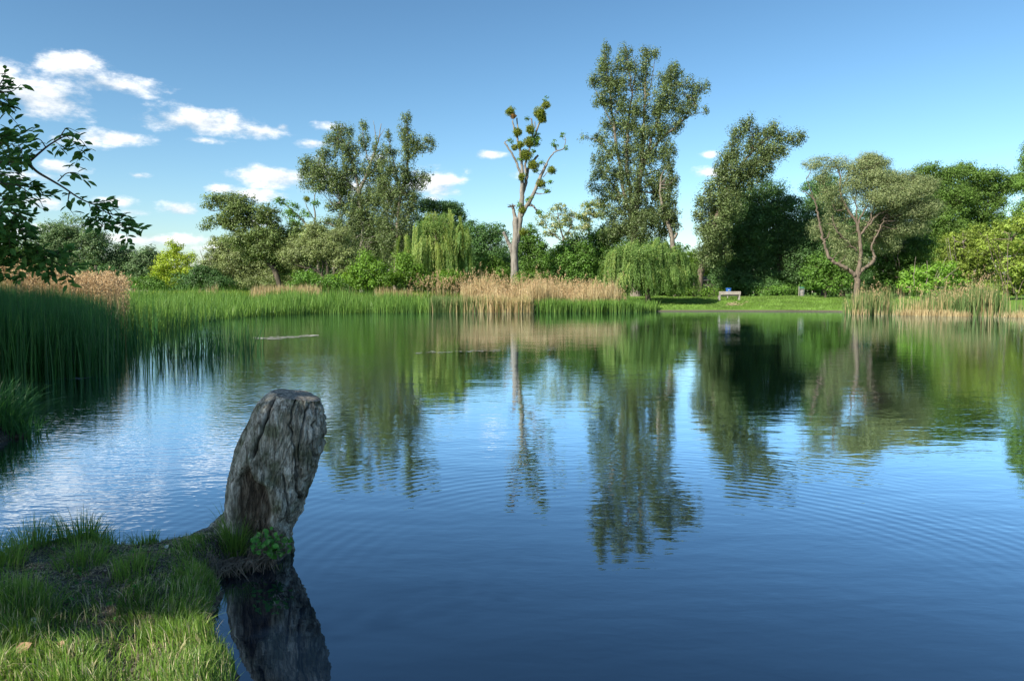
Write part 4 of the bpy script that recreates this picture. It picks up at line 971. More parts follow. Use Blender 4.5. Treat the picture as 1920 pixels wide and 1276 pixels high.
# lawn on the far bank and rough grass behind the reeds
LAWN = [(11, 63.6), (14, 63.4), (20, 64.0), (27, 62.4), (29, 60), (34, 58), (36, 70), (30, 80), (12, 80), (10, 70)]
x, y = in_poly(LAWN, 42000); z = gz(x, y); p = xy3(x, y)
v, f, t, _ = blades(x, y, z - .01, rng.uniform(.06, .16, len(x)), np.full(len(x), .05), np.abs(rng.normal(0, .5, len(x))), 2, np.clip(.5 + (fbm(p, .6, 3) - .5) * 1.2 + rng.normal(0, .2, len(x)), 0, 1))
mb = MB(); mb.add(v, f, t); tag(mb.build('lawn_grass', LM['lawn']), 'short mown grass on the far bank around the bench', 'grass', kind='stuff')
x, y = in_poly([(-45, 68), (11, 68), (11, 76), (-45, 80)], 14000); z = gz(x, y)
v, f, t, _ = blades(x, y, z - .02, rng.uniform(.3, .9, len(x)), np.full(len(x), .07), np.abs(rng.normal(0, .35, len(x))), 3, rng.random(len(x)))
mb = MB(); mb.add(v, f, t); tag(mb.build('rough_grass', LM['olive']), 'rough tall grass under the trees behind the reeds', 'grass', kind='stuff')

# ------------------------------------------------------------------ near bank
BANK = [(-0.9, 2.2), (-0.9, 2.8), (-1.05, 3.1), (-1.25, 3.45), (-1.32, 3.75), (-1.56, 4.05), (-1.50, 4.3), (-1.26, 4.4), (-1.3, 4.7), (-1.5, 4.93), (-1.76, 4.8), (-1.98, 4.56), (-2.15, 4.42), (-2.4, 4.48), (-2.65, 4.62), (-2.88, 4.45), (-3.1, 4.18), (-3.6, 4.2), (-3.6, 2.2)]
def bank_den(x, y):
    p = xy3(x, y)
    bare = sst(.40, .62, fbm(p, 2.3, 4))
    shade_zone = sst(3.2, 3.7, y)
    inland = sst(0.03, .28, sdf(x, y))
    rootz = np.exp(-((y - 4.42 - (x + 2.0) * .35) / .2) ** 2) * sst(-2.45, -2.15, x)
    return (1 - .85 * rootz) * np.clip((1 - .68 * shade_zone * inland * 1.0) * (.25 + .75 * bare) + .5 * (1 - inland), .05, 1)
def on_land(x, y): return (gz(x, y) > 0.03)
x, y = in_poly(BANK, 36000, bank_den); z = gz(x, y); k_ = z > .03; x, y, z = x[k_], y[k_], z[k_]
p = xy3(x, y)
tuft = fbm(p, 5, 3)
edge = 1 - sst(.02, .22, sdf(x, y))
h = (.018 + .07 * tuft ** 2 + .03 * rng.random(len(x))) * (1 + .5 * edge) * (1 + .45 * sst(3.6, 3.2, y)) * (1 - .42 * sst(3.5, 3.9, y))
tnt = np.clip(.42 + (fbm(p, 1.5, 3) - .5) * .8 + rng.normal(0, .17, len(x)), 0, .88); dry = rng.random(len(x)) < .17
tnt[dry] = rng.uniform(.9, 1, dry.sum())
v, f, t, _ = blades(x, y, z - .005, h, rng.uniform(.0028, .0058, len(x)), np.abs(rng.normal(.35, .4, len(x))), 4, tnt, yaw=(vn(p, 2.5) * 9 + rng.normal(0, .9, len(x))))
mb = MB(); mb.add(v, f, t)
# short dry litter lying on the soil
x, y = in_poly(BANK, 26000); z = gz(x, y); k_ = z > .03; x, y, z = x[k_], y[k_], z[k_]
v, f, t, _ = blades(x, y, z + .002, rng.uniform(.005, .02, len(x)), rng.uniform(.002, .004, len(x)), rng.uniform(1.5, 4, len(x)), 2, rng.uniform(.86, 1, len(x)))
mb.add(v, f, t)
tag(mb.build('bank_grass', LM['grass']), 'uneven grass on the near bank, shaded at the water and sunlit at the bottom left', 'grass', kind='stuff')

def tussock(name, label, cx, cy, r, n_, h0, w=.004, lm='grass', lean=.6, tb=.45, z0=None, group=None, mound=None):
    a = rng.uniform(0, 6.283, n_); q = rng.random(n_) ** .6 * r
    x = cx + np.cos(a) * q; y = cy + np.sin(a) * q
    z = np.maximum(gz(x, y), 0.0) - .01
    if mound: z = z + mound * (1 - (q / r) ** 2)
    v, f, t, tp = blades(x, y, z, h0 * rng.uniform(.5, 1.15, n_), w * rng.uniform(.6, 1.3, n_), np.abs(rng.normal(lean * .6, lean * .5, n_)) * (.4 + q / r), 6, np.clip(rng.normal(tb, .2, n_), 0, .99), yaw=a + rng.normal(0, .5, n_))
    B = np.array([cx, cy, max(g1(cx, cy), 0.)])
    return v, f, t, tp, B

TG = 'grass tufts on the near bank'
spots = [(-2.58, 4.42, .15, 380, .21, 'dense grass tuft at the far left corner of the near bank'), (-2.80, 4.26, .12, 220, .22, 'grass tuft overhanging the water at the left end of the near bank'),
         (-2.34, 4.34, .11, 200, .15, 'grass tuft between the far left corner tuft and the stump root'), (-2.12, 4.24, .08, 110, .11, 'sparse grass tuft where the root meets the bank edge'),
         (-1.66, 4.36, .07, 260, .24, 'upright green grass tuft against the left foot of the stump'), (-2.3, 3.9, .13, 220, .15, 'drooping grass tuft in the shaded middle of the near bank'),
         (-2.75, 3.85, .17, 380, .22, 'bluish drooping tuft at the left picture edge on the near bank'), (-1.95, 3.75, .11, 180, .15, 'small tuft in the shaded soil left of the strip of open water'),
         (-1.62, 3.74, .10, 200, .11, 'tuft hanging over the bank edge beside the strip of open water'), (-1.48, 3.12, .12, 300, .11, 'sunlit tuft leaning over the water at the bottom of the picture'),
         (-2.2, 3.25, .16, 320, .17, 'sunlit yellow-green tuft at the bottom left')]
for (cx, cy, r, n_, h0, lab) in spots:
    v, f, t, tp, B = tussock('grass_tuft', lab, cx, cy, r, n_, h0)
    mb = MB(); mb.add(v, f, t); tag(mb.build('grass_tuft', LM['grass'], None, B), lab, 'grass tuft', TG)
# big sedge tussock at the left edge
bx_, by_ = -5.75, 8.2
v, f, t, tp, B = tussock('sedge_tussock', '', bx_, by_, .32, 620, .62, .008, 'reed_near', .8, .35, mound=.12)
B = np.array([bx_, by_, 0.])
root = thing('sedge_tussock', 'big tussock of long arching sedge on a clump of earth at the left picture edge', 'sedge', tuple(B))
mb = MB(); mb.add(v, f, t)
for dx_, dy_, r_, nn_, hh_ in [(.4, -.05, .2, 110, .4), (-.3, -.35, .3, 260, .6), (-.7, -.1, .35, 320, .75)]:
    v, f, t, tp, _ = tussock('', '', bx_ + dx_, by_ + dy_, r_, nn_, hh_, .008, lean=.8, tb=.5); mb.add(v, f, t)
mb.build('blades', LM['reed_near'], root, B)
mb = MB(); nn_ = 36
th, ph_ = np.meshgrid(np.linspace(0, 2 * math.pi, nn_, endpoint=False), np.linspace(0, math.pi / 2, 14), indexing='ij')
q = np.stack([np.cos(th) * np.cos(ph_), np.sin(th) * np.cos(ph_), np.sin(ph_)], -1)
q = q * np.array([.55, .35, .13]) * (1 + (fbm(q * 2 + 5, 2.0, 4)[..., None] - .5) * .7) + np.array([bx_ - .2, by_ + .05, -.02])
ii = np.arange(nn_)[:, None] * 14; jj = np.arange(13)[None, :]; i2 = ((np.arange(nn_) + 1) % nn_)[:, None] * 14
mb.add(q, [np.stack([ii + jj, i2 + jj, i2 + jj + 1, ii + jj + 1], -1).reshape(-1, 4)])
m_earth = bark_mat('earth', (0.03, 0.024, 0.017), (0.12, 0.09, 0.06), 12, 1.0, .95, .02)
mb.build('earth_clump', m_earth, root, B, True)

# ------------------------------------------------------------------ the stump
YS = 4.55
prof = np.array([(1075, 438, 552), (1040, 430, 548), (1000, 419, 541), (960, 421, 559), (920, 424, 574), (880, 430, 589), (850, 439, 600), (800, 461, 607), (775, 474, 607), (760, 484, 606), (748, 499, 603), (740, 511, 600)], float)
zs = np.array([P(500, r_[0], YS)[2] for r_ in prof]); xl = np.array([P(r_[1], r_[0], YS)[0] for r_ in prof]); xr = np.array([P(r_[2], r_[0], YS)[0] for r_ in prof])
NT, NZ = 420, 330
zt = zs[-1]
zz = np.linspace(-.28, zt, NZ)
xL = np.interp(zz, zs, xl); xR = np.interp(zz, zs, xr)
cxs = (xL + xR) / 2; rxs = (xR - xL) / 2
th = np.linspace(0, 2 * math.pi, NT, endpoint=False)
TH, ZZ = np.meshgrid(th, zz, indexing='ij')
CX = cxs[None, :]; RX = rxs[None, :]
ct, st_ = np.cos(TH), np.sin(TH)
k_ = ZZ / zt
# oval outline with a few lobes so it is no cylinder
lob = 1 + .05 * np.sin(3 * TH + 1.3 + 1.5 * k_) + .035 * np.sin(5 * TH + .4 - 2.2 * k_)
warp = (fbm(np.stack([ct * 1.2, st_ * 1.2, ZZ * 2.2], -1) + 9, 1.6, 3) - .5) * 1.1
Pn = np.stack([np.cos(TH + warp * .5) * 9, np.sin(TH + warp * .5) * 9, ZZ * 2.0 + warp], -1)
fib = np.abs(fbm(Pn, 1.0, 4) - .5) * 2                         # long fibres
fib2 = np.abs(fbm(Pn * np.array([3, 3, 2.2]) + 4, 1.0, 3) - .5) * 2
lum = fbm(np.stack([ct, st_, ZZ * 2.4], -1) + 3, 2.4, 4) - .5
pit = fbm(np.stack([ct * 5, st_ * 5, ZZ * 18], -1), 1.7, 3) - .5
disp = lum * .04 + (fib - .25) * .013 + (fib2 - .25) * .011 + pit * .009
X0 = CX + ct * RX * lob; Y0 = YS + st_ * RX * .80 * lob
front = st_ < -.05
# hollow low on the front left, with a wavy lip
pxv = 960 + F * X0 / YS
pyv = HOR + (CAMZ - ZZ) * F / YS
lipx = np.interp(pyv, [848, 870, 888, 900, 915, 940, 975, 1010, 1060], [486, 490, 497, 512, 520, 522, 516, 520, 524])
lipx = lipx + (vn(np.stack([ZZ * 14, ZZ * 0, ZZ * 0], -1)) - .5) * 8
lft = np.interp(pyv, [850, 880, 920, 980, 1060], [480, 452, 440, 444, 450])
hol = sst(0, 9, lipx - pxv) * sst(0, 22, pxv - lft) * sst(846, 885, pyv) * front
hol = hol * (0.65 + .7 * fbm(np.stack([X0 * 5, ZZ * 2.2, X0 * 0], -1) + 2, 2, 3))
# raised lip on its right
lip = np.exp(-((pxv - lipx - 9) / 9.0) ** 2) * sst(850, 900, pyv) * front
# the long crack from the top, and smaller ones
def crack(pts, wdt, dep):
    px_ = np.interp(pyv, [a_[1] for a_ in pts], [a_[0] for a_ in pts]) + (vn(np.stack([ZZ * 22, ZZ * 0 + pts[0][0], ZZ * 0], -1)) - .5) * 7
    return dep * np.exp(-((pxv - px_) / wdt) ** 2) * sst(pts[0][1] - 3, pts[0][1] + 3, pyv) * (1 - sst(pts[-1][1] - 8, pts[-1][1], pyv)) * front
crk = crack([(523, 728), (513, 765), (503, 800), (490, 850)], 2.6, .045) + crack([(560, 735), (556, 790), (566, 840), (560, 900)], 1.8, .02) + crack([(583, 745), (578, 800), (570, 880), (556, 960)], 2.0, .024) \
    + crack([(540, 880), (548, 920), (540, 990)], 1.6, .02) + crack([(462, 800), (450, 850), (446, 900)], 1.6, .014) + crack([(597, 755), (596, 800), (590, 860)], 1.6, .02)
edge_r = sst(.55, .95, ct) * (fbm(np.stack([ct * 0 + 1, st_ * 3, ZZ * 16], -1), 1.5, 3) - .45) * .05     # ragged right flank
dR = disp + edge_r - hol * .045 + lip * .018 - crk
# foot flare under the bank level on the left
flare = sst(.28, .0, ZZ) * (sst(.2, 1, -ct) * .05)
X = X0 + ct * (dR + flare); Yv_ = Y0 + st_ * (dR + flare)
topt = .030 * (ct * -.9 + st_ * .35 + .25 * np.sin(TH * 5 + 1) * .4) * sst(.75, 1, k_)
Z = ZZ + topt
cr_attr = np.clip(1 - (fib * 1.3 + .1), 0, 1)
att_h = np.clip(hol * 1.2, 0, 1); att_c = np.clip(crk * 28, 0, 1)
V = np.stack([X, Yv_, Z], -1)
# the broken top: rings running in to the heart
NR = 34
tops_ = []; 
for r_ in range(1, NR + 1):
    s = 1 - r_ / (NR + .0001)
    ring = V[:, -1].copy(); c0 = np.array([cxs[-1], YS, 0])
    xx = c0[0] + (ring[:, 0] - c0[0]) * s; yy = c0[1] + (ring[:, 1] - c0[1]) * s
    g_ = fbm(np.stack([xx * 30, yy * 30, yy * 0], -1), 1, 4) - .5
    rad_ = np.abs(fbm(np.stack([np.cos(th) * 7, np.sin(th) * 7, th * 0], -1), 1, 3) - .5)
    zz_ = zt + .030 * (np.cos(th) * -.9 + np.sin(th) * .35 + .1 * np.sin(th * 5 + 1)) * s + g_ * .014 * (1 - s ** 8) + .006 * math.sin(s * math.pi) - rad_ * .02 * s * (1 - s ** 8)
    tops_.append(np.stack([xx, yy, zz_], -1))
Vt = np.stack(tops_, 1)
Vall = np.concatenate([V, Vt], 1)
M = Vall.shape[1]
i_ = np.arange(NT)[:, None] * M; i2_ = ((np.arange(NT) + 1) % NT)[:, None] * M; j_ = np.arange(M - 1)[None, :]
quads4 = np.stack([i_ + j_, i2_ + j_, i2_ + j_ + 1, i_ + j_ + 1], -1)
quads = quads4[:, :NZ - 1].reshape(-1, 4); quads_top = quads4[:, NZ - 1:].reshape(-1, 4)
ah = np.concatenate([att_h, np.zeros((NT, NR))], 1); ac = np.concatenate([att_c, np.zeros((NT, NR)) + .1], 1); af = np.concatenate([cr_attr, np.full((NT, NR), .55)], 1)
m_st, n, l = mat('weathered_stump_wood')
tcn = n.new('ShaderNodeTexCoord')
mp = n.new('ShaderNodeMapping'); mp.inputs['Scale'].default_value = (26, 26, 4); mp.inputs['Rotation'].default_value = (0, math.radians(-9), 0); l.new(tcn.outputs['Object'], mp.inputs[0])
na = n.new('ShaderNodeTexNoise'); na.inputs['Scale'].default_value = 1.5; na.inputs['Detail'].default_value = 9; na.inputs['Roughness'].default_value = .7; na.inputs['Distortion'].default_value = .8; l.new(mp.outputs[0], na.inputs['Vector'])
nb = n.new('ShaderNodeTexNoise'); nb.inputs['Scale'].default_value = 7; nb.inputs['Detail'].default_value = 7; nb.inputs['Roughness'].default_value = .65; l.new(tcn.outputs['Object'], nb.inputs['Vector'])
nc = n.new('ShaderNodeTexVoronoi'); nc.inputs['Scale'].default_value = 60; l.new(tcn.outputs['Object'], nc.inputs['Vector'])
nf = n.new('ShaderNodeTexNoise'); mp2 = n.new('ShaderNodeMapping'); mp2.inputs['Scale'].default_value = (95, 95, 9); mp2.inputs['Rotation'].default_value = (0, math.radians(-11), 0); l.new(tcn.outputs['Object'], mp2.inputs[0]); l.new(mp2.outputs[0], nf.inputs['Vector']); nf.inputs['Scale'].default_value = 1; nf.inputs['Detail'].default_value = 5; nf.inputs['Distortion'].default_value = 1.2
cr_ = ramp(n, [(0.28, (0.05, 0.043, 0.032)), (0.41, (0.26, 0.235, 0.19)), (0.52, (0.52, 0.49, 0.42)), (0.64, (0.85, 0.83, 0.76))]); l.new(na.outputs[0], cr_.inputs[0])
moss = ramp(n, [(0.40, (1.25, 1.22, 1.2)), (0.50, (.85, .85, .8)), (0.60, (0.40, 0.43, 0.31))]); l.new(nb.outputs[0], moss.inputs[0])
mm = n.new('ShaderNodeMix'); mm.data_type = 'RGBA'; mm.blend_type = 'MULTIPLY'; mm.inputs[0].default_value = 1; l.new(cr_.outputs[0], mm.inputs[6]); l.new(moss.outputs[0], mm.inputs[7])
a1 = n.new('ShaderNodeAttribute'); a1.attribute_name = 'rot'
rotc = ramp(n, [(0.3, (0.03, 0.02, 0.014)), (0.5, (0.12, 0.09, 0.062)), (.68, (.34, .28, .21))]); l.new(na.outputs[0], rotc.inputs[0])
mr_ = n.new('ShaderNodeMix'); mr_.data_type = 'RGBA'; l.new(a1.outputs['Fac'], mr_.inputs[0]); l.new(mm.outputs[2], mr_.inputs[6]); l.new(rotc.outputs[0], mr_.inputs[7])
a2 = n.new('ShaderNodeAttribute'); a2.attribute_name = 'crack'
mc_ = n.new('ShaderNodeMix'); mc_.data_type = 'RGBA'; l.new(a2.outputs['Fac'], mc_.inputs[0]); 
fr2 = ramp(n, [(0.36, (.35, .33, .30)), (0.5, (1, 1, 1)), (.66, (1.0, 1.0, 1.0))]); l.new(nf.outputs[0], fr2.inputs[0])
mf_ = n.new('ShaderNodeMix'); mf_.data_type = 'RGBA'; mf_.blend_type = 'MULTIPLY'; mf_.inputs[0].default_value = .85; l.new(mr_.outputs[2], mf_.inputs[6]); l.new(fr2.outputs[0], mf_.inputs[7]); l.new(mf_.outputs[2], mc_.inputs[6]); mc_.inputs[7].default_value = (.015, .012, .01, 1)
b = n.new('ShaderNodeBsdfPrincipled'); b.inputs['Roughness'].default_value = .8; b.inputs['Specular IOR Level'].default_value = .25; l.new(mc_.outputs[2], b.inputs['Base Color'])
hsum = n.new('ShaderNodeMath'); hsum.operation = 'ADD'; l.new(na.outputs[0], hsum.inputs[0])
hm = n.new('ShaderNodeMath'); hm.operation = 'MULTIPLY'; hm.inputs[1].default_value = .7; l.new(nf.outputs[0], hm.inputs[0]); l.new(hm.outputs[0], hsum.inputs[1])
bp = n.new('ShaderNodeBump'); bp.inputs['Strength'].default_value = 1; bp.inputs['Distance'].default_value = .022; l.new(hsum.outputs[0], bp.inputs['Height']); l.new(bp.outputs[0], b.inputs['Normal'])
o = n.new('ShaderNodeOutputMaterial'); l.new(b.outputs[0], o.inputs[0])
SB = np.array([cxs[0], YS, 0.0])
stump = thing('tree_stump', 'weathered grey leaning tree stump with a dark hollow at the water edge', 'stump', tuple(SB))
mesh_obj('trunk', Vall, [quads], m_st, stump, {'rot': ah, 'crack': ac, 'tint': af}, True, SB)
mesh_obj('cut_face', Vall, [quads_top], bark_mat('cut_wood_end', (.10, .09, .075), (.42, .39, .33), 30, 1, .85, .014), stump, {'rot': ah, 'crack': ac, 'tint': af}, True, SB)
def rooty(pts, rad, seed):
    pts = smooth_path(np.hstack([np.array(pts), np.array(rad)[:, None]]), 14)
    k = 26; n_ = len(pts); tg = np.gradient(pts[:, :3], axis=0); tg = unit(tg)
    u = unit(np.cross(tg, np.array([0, 0, 1.0]))); w = np.cross(u, tg)
    a_ = np.arange(k) * 2 * math.pi / k
    A, S = np.meshgrid(a_, np.arange(n_), indexing='ij')
    nn2 = fbm(np.stack([np.cos(A) * 2.4, np.sin(A) * 2.4, S * .16], -1) + seed, 1.3, 4)
    r = pts[:, 3][None, :] * (1 + (nn2 - .5) * .7)
    v = pts[None, :, :3] + r[..., None] * (np.cos(A)[..., None] * u[None] + np.sin(A)[..., None] * w[None])
    ii_ = np.arange(k)[:, None] * n_; i3 = ((np.arange(k) + 1) % k)[:, None] * n_; jj_ = np.arange(n_ - 1)[None, :]
    return v.reshape(-1, 3), np.stack([ii_ + jj_, i3 + jj_, i3 + jj_ + 1, ii_ + jj_ + 1], -1).reshape(-1, 4)
def PR(px, py, Y, dz=0): return P(px, py, Y) + np.array([0, 0, dz])
v, f = rooty([PR(470, 955, 4.62), PR(432, 985, 4.60), PR(400, 1004, 4.56), PR(350, 1025, 4.46), PR(300, 1042, 4.38), PR(250, 1060, 4.3)], [.13, .09, .07, .056, .044, .02], 3)
mesh_obj('root', v, [f], m_st, stump, {'rot': np.zeros(len(v)), 'crack': np.zeros(len(v))}, True, SB)
# fine roots hanging over the bank edge below the stump
mb = MB()
for k in range(230):
    px0 = random.uniform(392, 520); c = P(px0, 1050, 4.34 - (500 - px0) * .0016 + random.gauss(0, .05))
    c[2] = max(.04, g1(c[0], c[1]) + .015)
    d = np.array([random.gauss(0, .05), random.uniform(-.16, -.04), -c[2] * random.uniform(.5, 1.1)])
    tube(mb, smooth_path(np.array([c, c + d * .4 + np.array([0, -.035, .03]), c + d]), 3), np.linspace(.0035, .0015, 7), 4, cap=False)
mb.build('hanging_roots', bark_mat('dry_root', (.12, .09, .06), (.34, .27, .2), 10), stump, SB)

# ivy at the foot of the stump
def leafshape(mb, c, nrm_, ln, wd, tdir, tint):
    """broad leaf, folded on its rib, 9 vertices"""
    nrm_ = unit(nrm_); t = unit(tdir - (tdir * nrm_).sum() * nrm_); s = np.cross(nrm_, t)
    pr = [(0, 0), (.25, .38), (.55, .5), (.82, .26), (1, 0)]
    cen = [c + t * ln * a_ - nrm_ * .12 * ln * a_ * a_ for a_, _ in pr]
    v = [cen[0]]
    for i in (1, 2, 3): v += [cen[i] + s * wd * pr[i][1] + nrm_ * wd * .12, cen[i], cen[i] - s * wd * pr[i][1] + nrm_ * wd * .12]
    v.append(cen[4])
    q = [(1, 2, 5, 4), (2, 3, 6, 5), (4, 5, 8, 7), (5, 6, 9, 8)]; tr = [(0, 2, 1), (0, 3, 2), (7, 8, 10), (8, 9, 10)]
    mb.add(np.array(v), [np.array(q), np.array(tr)], tint)
iv = thing('ivy_plant', 'small green ivy plant at the right foot of the stump', 'plant', tuple(P(512, 1035, 4.28)))
mb = MB(); ms = MB(); IB = np.array(iv.location)
for k in range(90):
    a_ = random.uniform(0, 6.28); q = random.random() ** .8
    c = P(510 + math.cos(a_) * q * 38, 1020 + math.sin(a_) * q * 28, 4.26 - random.random() * .1)
    leafshape(mb, c, np.array([random.gauss(0, .4), -.8 + random.gauss(0, .3), .7]), random.uniform(.016, .042), random.uniform(.016, .036), rng.normal(size=3), min(1, max(0, random.gauss(.55, .2))))
    if k % 3 == 0: tube(ms, smooth_path(np.array([IB + np.array([0, 0, .0]), (c + IB) / 2 + np.array([0, -.03, .02]), c]), 2), np.linspace(.003, .0015, 5), 4, cap=False)
mb.build('leaves', LM['ivy'], iv, IB); ms.build('stems', BK['red'], iv, IB)

x, y = in_poly(BANK, 150); z = gz(x, y); k_ = z > .06; mb = MB()
for xx, yy, zz_ in zip(x[k_], y[k_], z[k_]):
    for q_ in range(random.randint(3, 7)):
        a_ = random.uniform(0, 6.28); ln = random.uniform(.012, .032)
        leafshape(mb, np.array([xx, yy, zz_ + .012 + random.random() * .02]), np.array([math.cos(a_) * .4, math.sin(a_) * .4, 1.0]), ln, ln * random.uniform(.5, .8), np.array([math.cos(a_), math.sin(a_), .3]), random.random())
tag(mb.build('turf_weeds', LM['ivy']), 'small broad-leaved weeds mixed into the turf of the near bank', 'weeds', kind='stuff')

# fallen leaves, twigs and pebbles on the near bank
m_dleaf = plain_mat('dead_leaf', (.30, .19, .10), .7, 0, .4, 20); m_pleaf = plain_mat('pale_leaf', (.42, .46, .38), .6, 0, .2, 20); m_gleaf = plain_mat('fresh_leaf', (.16, .32, .04), .5, 0, .2, 20)
for (px, py, sz_, m_, lab, nm) in [(30, 1245, .06, m_dleaf, 'curled reddish-brown dead leaf in the grass at the bottom left corner', 'dead_leaf'), (52, 1187, .05, m_pleaf, 'pale grey-green leaf lying on the soil above the sunlit grass', 'fallen_leaf'),
                                   (120, 1232, .035, m_dleaf, 'small orange dead leaf in the sunlit grass', 'dead_leaf'), (366, 1046, .035, m_gleaf, 'single bright green leaf standing left of the stump foot', 'green_leaf'),
                                   (314, 1038, .03, m_pleaf, 'small round pale leaf between the roots left of the stump', 'fallen_leaf')]:
    Yp = 1.45 * F / (py - HOR); pt = P(px, py, Yp); gz0 = g1(pt[0], Yp)
    for _ in range(3):
        Yp = (CAMZ - gz0) * F / (py - HOR) * .985; pt = P(px, py, Yp); gz0 = g1(pt[0], Yp)
    mb = MB(); c = np.array([pt[0], Yp, gz0 + .025])
    leafshape(mb, c, np.array([.1, -.55, .8]), sz_, sz_ * .8, np.array([random.uniform(-1, 1), .4, .1]), .5)
    tag(mb.build(nm, m_, None, c), lab, 'leaf')
m_twig = bark_mat('dry_twig', (.14, .10, .07), (.34, .28, .2), 20)
for i, (a_, b_, lab) in enumerate([((242, 1057), (315, 1058), 'straight pale twig lying on the soil left of the stump root'), ((215, 1142), (238, 1100), 'dry stalk leaning in the shaded middle of the near bank'), ((60, 1080), (130, 1060), 'thin dark twig at the left end of the near bank')]):
    pa = P(a_[0], a_[1], 1.42 * F / (a_[1] - HOR)); pb = P(b_[0], b_[1], 1.42 * F / (b_[1] - HOR))
    pa[2] = g1(pa[0], pa[1]) + .02; pb[2] = g1(pb[0], pb[1]) + .04
    mb = MB(); mid = (pa + pb) / 2 + np.array([.01, 0, .015]); tube(mb, smooth_path(np.array([pa, mid, pb]), 4), np.linspace(.005, .002, 9), 6, rough=.3)
    tag(mb.build('twig', m_twig, None, pa), lab, 'twig')
x, y = in_poly(BANK, 900, lambda x, y: sst(3.4, 4.0, y)); z = gz(x, y); k_ = z > .05; x, y, z = x[k_], y[k_], z[k_]
mb = MB(); ico = np.array([(0, 0, 1), (.9, 0, .1), (.25, .85, .15), (-.75, .5, .1), (-.7, -.55, .1), (.3, -.85, .1), (0, 0, -1.)]); icf = np.array([(0, i, i % 5 + 1) for i in range(1, 6)] + [(6, i % 5 + 1, i) for i in range(1, 6)])
for xx, yy, z_ in zip(x, y, z):
    s_ = random.uniform(.003, .011); mb.add(ico * np.array([s_, s_ * random.uniform(.5, 1), s_ * .5]) + np.array([xx, yy, z_ + .003]), [icf], .5)
tag(mb.build('wood_chips', plain_mat('wood_chip', (.30, .26, .21), .8, 0, .35, 60)), 'litter of small chips and pebbles on the shaded soil of the near bank', 'litter', kind='stuff')

# ------------------------------------------------------------------ shore of the lawn: eroded earth lip
# (the ground sheet carries it) ; floating weed
def weed(name, label, px0, px1, py0, py1, n_, sz_, col):
    Y0_ = CAMZ * F / ((py0 + py1) / 2 - HOR); mb = MB()
    c0 = P((px0 + px1) / 2, (py0 + py1) / 2, Y0_); c0[2] = 0
    for k in range(n_):
        t_ = random.random(); px = px0 + (px1 - px0) * t_; py = py0 + (py1 - py0) * t_ + random.gauss(0, 1.0)
        Yk = CAMZ * F / (py - HOR); q = P(px, py, Yk)
        m_ = 7; an = np.arange(m_) * 2 * math.pi / m_; rr_ = sz_ * rng.uniform(.3, 1.1, m_) * (1.2 if random.random() < .3 else .6)
        v = np.stack([q[0] + np.cos(an) * rr_ * 1.6, q[1] + np.sin(an) * rr_, np.full(m_, .006 + .0004 * k / n_ * 10)], 1)
        mb.add(v, [np.arange(m_)[None, :]], random.random())
    return tag(mb.build(name, plain_mat(name + '_mat', col, .7, 0, .3, 6), None, c0), label, 'pond weed', kind='stuff')
weed('floating_weed', 'long raft of pale floating weed on the left half of the pond', 476, 597, 635, 629, 90, .10, (.34, .33, .30))
weed('floating_weed', 'thin broken line of floating weed right of the pale raft', 772, 938, 662, 657, 60, .045, (.30, .31, .30))
weed('floating_weed', 'small pale scrap of floating weed right at the green reeds, left of the middle', 655, 685, 580, 580, 16, .12, (.42, .42, .36))
weed('floating_weed', 'scraps of floating weed at the foot of the dark reeds at left', 110, 170, 711, 708, 26, .035, (.34, .36, .38))
weed('floating_weed', 'scraps of floating weed among the sparse reed stems', 360, 440, 668, 667, 22, .04, (.34, .36, .38))

# ------------------------------------------------------------------ bench, bins, shed
m_wood = bark_mat('bench_wood', (.24, .21, .18), (.42, .38, .33), 2, 1, .7, .004); m_conc = plain_mat('concrete', (.30, .28, .25), .85, 0, .2, 8)
YB = 71.0
bL, bR = P(1348, 555, YB)[0], P(1388, 555, YB)[0]; bc = (bL + bR) / 2; bw = bR - bL; bzz = g1(bc, YB)
bench = thing('park_bench', 'wooden bench with concrete legs on the lawn, backrest towards the water', 'bench', (bc, YB, bzz)); BB = np.array([bc, YB, bzz])
mb = MB()
for k in range(4): box(mb, (bc, YB + .08 + k * .11, bzz + .46), (bw, .095, .045))
mb.build('seat', m_wood, bench, BB)
mb = MB()
for k in range(2): box(mb, (bc, YB - .07 - k * .015, bzz + .64 + k * .16), (bw * 1.02, .035, .14))
mb.build('backrest', m_wood, bench, BB)
for sx in (-1, 1):
    mb = MB(); xx = bc + sx * bw * .46
    box(mb, (xx, YB + .25, bzz + .21), (.10, .42, .45)); box(mb, (xx, YB - .02, bzz + .42), (.10, .08, .88)); box(mb, (xx, YB + .1, bzz - .02), (.14, .7, .06))
    mb.build('leg', m_conc, bench, BB)
YQ = 72.6; qx = P(1366, 545, YQ)[0]; qz = g1(qx, YQ)
m_blue = plain_mat('blue_paint', (.02, .10, .36), .5, 0, .15, 6)
bn = thing('litter_bin', 'blue litter bin standing behind the bench', 'litter bin', (qx, YQ, qz)); QB = np.array([qx, YQ, qz])
mb = MB(); aa = np.linspace(0, 2 * math.pi, 17)[:-1]
def lathe(mb, cx, cy, prof_, k=18, sq=0):
    an = np.arange(k) * 2 * math.pi / k; cs, sn = np.cos(an), np.sin(an)
    if sq: e_ = np.maximum(np.abs(cs), np.abs(sn)) ** sq; cs, sn = cs / e_, sn / e_
    v = np.array([[(cx + r_ * cs[i], cy + r_ * sn[i], z_) for i in range(k)] for (r_, z_) in prof_]).reshape(-1, 3)
    m_ = len(prof_); i_ = np.arange(m_ - 1)[:, None] * k; j_ = np.arange(k)[None, :]; j2 = (j_ + 1) % k
    mb.add(v, [np.stack([i_ + j_, i_ + j2, i_ + k + j2, i_ + k + j_], -1).reshape(-1, 4)])
